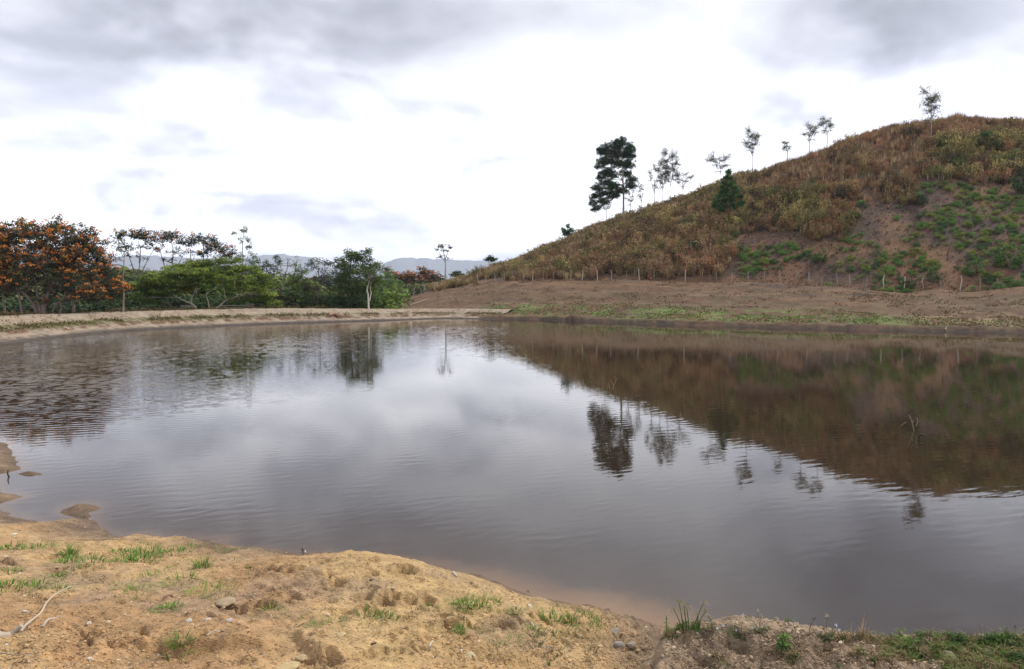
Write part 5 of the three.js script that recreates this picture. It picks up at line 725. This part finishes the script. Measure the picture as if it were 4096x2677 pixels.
{ // fallen branches and sticks on the bank
  const lay = (name, label, cat, pts, r0, r1, c, lift = .01) => { const P = pts.map(([u, v, y = 0]) => { const p = spot(u, v); return [p[0], p[1] + lift + y, p[2]]; }), o = P[0], cu = curve(P.map((p) => [p[0] - o[0], p[1] - o[1], p[2] - o[2]]), 22), g = new Geo(); g.tube(cu, cu.map((_, i) => lerp(r0, r1, i / 22) * (1 + .14 * vnoise(i * .8, r0 * 999))), 8, c); const t = thing(name, label, cat, o); put('wood', g.build(), M.bark, t); return t; };
  lay('fallen_branch', 'long curved barkless pale branch lying on the sandy bank at the left', 'branch', [[48, 1472], [62, 1461, .01], [92, 1440, .02], [108, 1418, .03], [126, 1396, .04], [148, 1378, .05], [166, 1369, .05], [189, 1367, .02]], .0105, .0042, [.48, .40, .30]);
  lay('side_stick', 'short grey split stick lying beside the curved pale branch', 'stick', [[98, 1448], [112, 1440], [128, 1437], [141, 1435]], .012, .005, [.46, .40, .33]);
  lay('log_end', 'grey weathered log end cut off by the bottom left edge', 'log', [[-60, 1500, .03], [-20, 1482, .03], [22, 1464, .03], [52, 1458, .0]], .052, .026, [.44, .37, .29]);
  lay('dark_stick', 'thin dark stick at the bottom left corner', 'stick', [[-30, 1524], [8, 1522, .01], [30, 1524, .015], [62, 1518]], .006, .003, [.20, .17, .14]);
  lay('pale_stick', 'short pale dry stick at the bottom, right of the cracked ledge', 'stick', [[482, 1494], [497, 1488, .012], [512, 1486]], .009, .004, [.50, .43, .34]);
  lay('forked_stick', 'small white twisted stick near the bottom middle', 'stick', [[...G6(1222, 862)], [...G6(1225, 840)], [...G6(1238, 825)], [...G6(1248, 815)]], .009, .005, [.58, .52, .44]);
  lay('dark_stick', 'stubby dark stick lying right of the eroded ledge', 'stick', [[...G6(828, 860)], [...G6(860, 853)]], .008, .006, [.10, .08, .065]);
  lay('pale_chip', 'pale piece of driftwood on the wet slope of the sandy mound', 'driftwood', [[...G6(1380, 328)], [...G6(1395, 340)], [...G6(1410, 352)]], .022, .012, [.55, .46, .36]);
  lay('pale_stick', 'white splinter in the grass left of the thick clump', 'stick', [[...G6(1912, 686)], [...G6(1930, 698)], [...G6(1948, 706)]], .012, .008, [.62, .55, .47]);
  lay('dry_branch', 'thin pale fallen twig at the bottom below the grey stone', 'twig', [[...G7(350, 745)], [...G7(410, 732)], [...G7(465, 728)]], .008, .005, [.50, .42, .32]);
  { const p = spot(...G7(985, 755)), q = [p[0] + .035, p[1] + .14, p[2] - .02], g = new Geo(); g.tube(curve([[0, -.02, 0], [.01, .07, 0], [.045, .15, -.02]], 8), [.006, .006, .005, .005, .004, .004, .003, .003, .002], 5, [.16, .12, .09]); const t = thing('dead_stalk', 'dark upright dead stalk in front of the mound at the bottom', 'stalk', p); put('stem', g.build(), M.bark, t); }
  { const p = spot(706, 1284), g = new Geo(), k = 10.2 / FU; g.tube([[.02, -.02, 0], [0, .03, 0], [-.03, .075, 0]], [.03, .026, .01], 6, [.56, .46, .36], [.16, .12, .09]); g.tube([[-.01, .06, 0], [.0, .11, 0]], [.008, .004], 4, [.4, .34, .27]); const t = thing('weathered_stub', 'pale and dark weathered stub standing at the waterline on the mound', 'stub', p); put('wood', g.build(), M.bark, t); }
}
// weeds on the rim at the right
function plant(name, label, cat, u, v, parts) { const p = spot(u, v), t = thing(name, label, cat, [p[0], p[1] - .01, p[2]]); for (const [n, g, m] of parts) if (Array.isArray(g)) g.forEach((q) => put(n, q.build(), m ?? M.grass, t)); else if (g.p.length) put(n, g.build(), m ?? M.grass, t).userData.kind = 'stuff'; return t; }
const K = 4.55 / FU * 1.12;   // metres for one measured unit on the rim
function blades(g, r, list, w, c) { for (const pts of list) { const P = curve(pts.map(([a, b, d = 0]) => [a * K, b * K, d * K]), 7); for (let i = 0; i < 7; i++) { const q0 = w * (1 - .9 * (i / 7) ** 2) / 2, q1 = w * (1 - .9 * ((i + 1) / 7) ** 2) / 2, s = [.7, 0, .7], A = P[i], B = P[i + 1], t = .8 + .4 * r(), cc = [c[0] * t, c[1] * t, c[2] * t]; g.tri([A[0] - q0, A[1], A[2]], [A[0] + q0, A[1], A[2]], [B[0] + q1, B[1], B[2]], cc); g.tri([A[0] - q0, A[1], A[2]], [B[0] + q1, B[1], B[2]], [B[0] - q1, B[1], B[2]], cc); } } }
{
  const tubes = () => { const L = []; L.tube = (...q) => { const g = new Geo(); g.tube(...q); L.push(g); }; return L; };
  let r = rng(61), st = tubes(), lf = new Geo(), dr = new Geo();
  for (const [a, b, c, d] of [[-4, 0, -14, 58], [2, 0, -4, 52], [4, 0, -2, 36], [16, 0, 34, 54], [20, 0, 40, 40], [8, 0, 2, 44], [22, 0, 26, 30], [-6, 0, -22, 40]]) st.tube(curve([[a * K, 0, rr(-3, 3, r) * K], [(a * .6 + c * .4) * K, d * .5 * K, 0], [c * K, d * K, rr(-5, 5, r) * K]], 6), [.0042, .004, .004, .0036, .0032, .003, .0025], 5, [.085, .13, .03], [.12, .15, .04]);
  for (const [x, y] of [[-14, 58], [-4, 52], [2, 44], [34, 54], [40, 40], [26, 30], [-22, 40]]) for (let k = 0; k < 6; k++) { const a = rr(-1.3, 1.3, r), L = rr(9, 24, r); blades(r() < .55 ? dr : lf, r, [[[x, y, 0], [x + Math.sin(a) * L * .6, y + Math.cos(a) * L * .45, rr(-4, 4, r)], [x + Math.sin(a) * L, y + Math.cos(a) * L * .2 - 3, rr(-8, 8, r)]]], .005, r() < .55 ? [.40, .30, .16] : [.20, .22, .07]); }
  for (let k = 0; k < 46; k++) { const a = rr(-16, 30, r), h = rr(8, 26, r), s = rr(-10, 10, r); blades(lf, r, [[[a, 0, rr(-6, 6, r)], [a + s * .4, h * .7, 0], [a + s, h, rr(-5, 5, r)]]], .007, r() < .7 ? [.075, .14, .025] : [.12, .17, .04]); }
  plant('sedge_clump', 'tall sedge clump with bent green stems and dry flower spikes on the rim', 'sedge', 1592, 1483, [['stem', st], ['leaves', lf], ['dry_spikes', dr]]);
  // leafy sprig
  const broad = (g, o, d, n, L, c) => { g.leaf(o.map((q) => q * K), unit(d), unit(n), L * K, L * .75 * K, c); };
  st = tubes(); lf = new Geo(); r = rng(62); st.tube(curve([[0, 0, 0], [1 * K, 20 * K, 0], [0, 44 * K, 0]], 6), .0032, 5, [.14, .16, .06]);
  for (let k = 0; k < 15; k++) { const y = 10 + k * 2.4, a = k * 2.4, c = y > 34 ? [.26, .27, .08] : [.10, .19, .035]; broad(lf, [Math.cos(a) * 1.2, y, Math.sin(a) * 1.2], [Math.cos(a), .25, Math.sin(a)], [Math.cos(a) * .2, 1, -.5], rr(6, 9, r), c); }
  plant('leafy_sprig', 'upright leafy sprig with round yellow-green leaves left of the sedge', 'weed', 1547, 1486, [['stem', st], ['leaves', lf]]);
  st = tubes(); lf = new Geo(); r = rng(63);
  for (const [x, y, z] of [[-10, 22, 6], [2, 34, 3], [10, 30, 0], [-4, 14, 10], [12, 16, 8]]) { st.tube(curve([[0, 0, 0], [x * .6 * K, y * .6 * K, z * .5 * K], [x * K, y * K, z * K]], 5), .003, 5, [.12, .15, .05]); for (let k = 0; k < 16; k++) { const t = .3 + .7 * r(), a = r() * 6.28, c = x < 0 && y < 30 ? [.065, .13, .03] : [.14, .22, .045]; broad(lf, [x * t + rr(-2, 2, r), y * t + rr(-2, 2, r), z * t], [Math.cos(a), rr(-.3, .5, r), Math.sin(a)], [rr(-.4, .4, r), 1, rr(-.2, .8, r)], rr(6, 11, r), c); } }
  for (let k = 0; k < 7; k++) broad(lf, [-2 + rr(-6, 8, r), 5 + rr(0, 6, r), 8], [rr(-1, 1, r), -.5, .6], [0, .6, .8], rr(8, 12, r), [.06, .12, .03]);
  plant('leafy_weed', 'bushy broad-leaved green weed growing on the front of the earth mound', 'weed', 1816, 1512, [['stem', st], ['leaves', lf]]);
  // dry clump
  st = new Geo(); r = rng(64); for (let k = 0; k < 170; k++) { const a = rr(-46, 46, r), h = rr(8, 30, r) * (1 - (a / 60) ** 2), s = rr(-16, 16, r); blades(st, r, [[[a, rr(-2, 2, r), rr(-10, 8, r)], [a + s * .5, h * .75, rr(-6, 6, r)], [a + s, h * rr(.5, 1, r), rr(-8, 8, r)]]], .0065, gS[Math.floor(r() * 4)]); }
  for (const [x, h] of [[14, 62], [11, 50], [-10, 42], [18, 44], [-34, 28]]) blades(st, r, [[[x * .8, 8, 0], [x, h * .6, 0], [x + 1, h, 2]]], .007, [.44, .30, .18]);
  plant('dry_grass_clump', 'big clump of straw coloured dry grass on the rim right of the mound', 'grass', 1988, 1487, [['blades', st]]);
  // small flowering weeds and seed-head stalks
  const wisp = (name, label, u, v, stems, leafC, n, heads) => { const s = tubes(), l = new Geo(), f = new Geo(), q = rng(Math.round(u)); for (const [x, y, hc] of stems) { s.tube(curve([[rr(-3, 3, q) * K, 0, 0], [x * .35 * K, y * .6 * K, rr(-2, 2, q) * K], [x * K, y * K, rr(-4, 4, q) * K]], 6), .0018, 4, [.20, .19, .09]); if (hc) for (let k = 0; k < 9; k++) { const b = ball(q); f.leaf([x * K + b[0] * .006, y * K + b[1] * .006, b[2] * .006], unit(ball(q)), unit(ball(q)), .011, .008, hc); } for (let k = 0; k < 7; k++) { const t = q(), a = q() * 6.28; l.leaf([x * t * K, y * t * K, 0], unit([Math.cos(a), .2, Math.sin(a)]), unit([0, 1, -.3]), .024, .011, leafC.map((c) => c * (.7 + .6 * q()))); } } for (let k = 0; k < n; k++) { const a = q() * 6.28; l.leaf([rr(-14, 14, q) * K, rr(0, 10, q) * K, rr(-5, 5, q) * K], unit([Math.cos(a), .4 * q(), Math.sin(a)]), unit([rr(-.4, .4, q), 1, -.2]), .03, .016, leafC.map((c) => c * (.7 + .6 * q()))); } return plant(name, label, 'weed', u, v, [['stem', s], ['leaves', l], ['flower_heads', f, M.flower]]); };
  const lil = [.62, .62, .75], blk = [.03, .022, .02], straw = [.42, .33, .2], lg = [.075, .13, .03];
  wisp('flowering_weed', 'creeping weed with pale lilac flowers left of the earth mound', 1720, 1484, [[-34, 26, lil], [-46, 20, lil], [-20, 30, straw], [4, 34, null], [22, 22, lil], [-8, 16, lil]], lg, 40);
  wisp('flowering_weed', 'wispy stalk plant with lilac heads on the left shoulder of the mound', 1765, 1470, [[-34, 38, lil], [-6, 46, straw], [4, 36, straw], [-14, 20, null], [34, 30, straw]], [.11, .14, .045], 26);
  wisp('flowering_weed', 'small dark leaved weed with lilac flowers left of the dry grass clump', 1918, 1482, [[-20, 18, lil], [-24, 12, lil], [-4, 24, blk], [26, 22, lil], [20, 30, lil], [2, 50, straw]], [.06, .105, .028], 44);
  wisp('seed_stalk', 'lone thin dark stalk on the rim between mound and dry clump', 1880, 1481, [[8, 36, blk], [3, 24, blk]], [.1, .09, .05], 2);
  wisp('sedge_sprig', 'small yellowish sedge sprig right of the tall sedge clump', 1655, 1480, [[-8, 34, straw], [-12, 38, straw], [-2, 30, straw]], [.15, .16, .05], 20);
  wisp('seed_weed', 'weed with tall brown seed heads in the thick green at the right edge', 2282, 1490, [[-6, 42, [.22, .16, .12]], [4, 36, [.2, .14, .1]], [34, 34, [.24, .17, .14]], [22, 30, [.22, .15, .12]], [-14, 30, null]], lg, 50);
  wisp('seed_weed', 'dark twiggy weed behind the grass at the far right edge', 2352, 1488, [[-12, 30, [.14, .1, .08]], [6, 34, [.14, .1, .08]], [24, 28, [.14, .1, .08]], [40, 30, null]], [.065, .11, .03], 46);
  wisp('yellow_weed', 'yellowish green trailing weed on the rim right of the dry clump', 2080, 1484, [[-4, 30, null], [6, 20, null], [16, 16, null]], [.20, .22, .06], 44);
  // leafy mats at the right edge
  const mat = (u, v, w, h, n, label, c) => { const l = new Geo(), q = rng(Math.round(u * 3)), s = tubes(); for (let k = 0; k < n; k++) { const b = ball(q), t = .55 + .8 * q(), x = b[0] * w, y = Math.abs(b[1]) * h, z = b[2] * 16; l.leaf([x * K, y * K, z * K], unit([rr(-1, 1, q), rr(-.2, .8, q), rr(-1, 1, q)]), unit([rr(-.6, .6, q), 1, rr(-.6, .4, q)]), rr(.022, .042, q), rr(.010, .018, q), c.map((e) => e * t)); } for (let k = 0; k < 14; k++) { const x = rr(-w, w, q); s.tube([[x * K, 0, 0], [(x + rr(-4, 4, q)) * K, h * .6 * K, 0], [(x + rr(-9, 9, q)) * K, h * rr(.8, 1.25, q) * K, 0]], .0022, 4, [.14, .13, .06]); } return plant('leafy_mat', label, 'weed', u, v, [['stem', s], ['leaves', l]]); };
  mat(2215, 1488, 42, 20, 620, 'low dark green leafy weed patch at the right, first from the dry clump', [.065, .12, .026]);
  mat(2320, 1490, 48, 24, 760, 'thick green leafy weed patch at the right edge of the rim', [.075, .145, .028]);
  mat(2375, 1530, 40, 20, 420, 'green weed patch in the bottom right corner', [.06, .11, .026]);
  mat(2130, 1480, 26, 10, 240, 'small bright green patch on the rim left of the dark leafy patch', [.11, .19, .04]);
}
renderer.render(scene, camera);
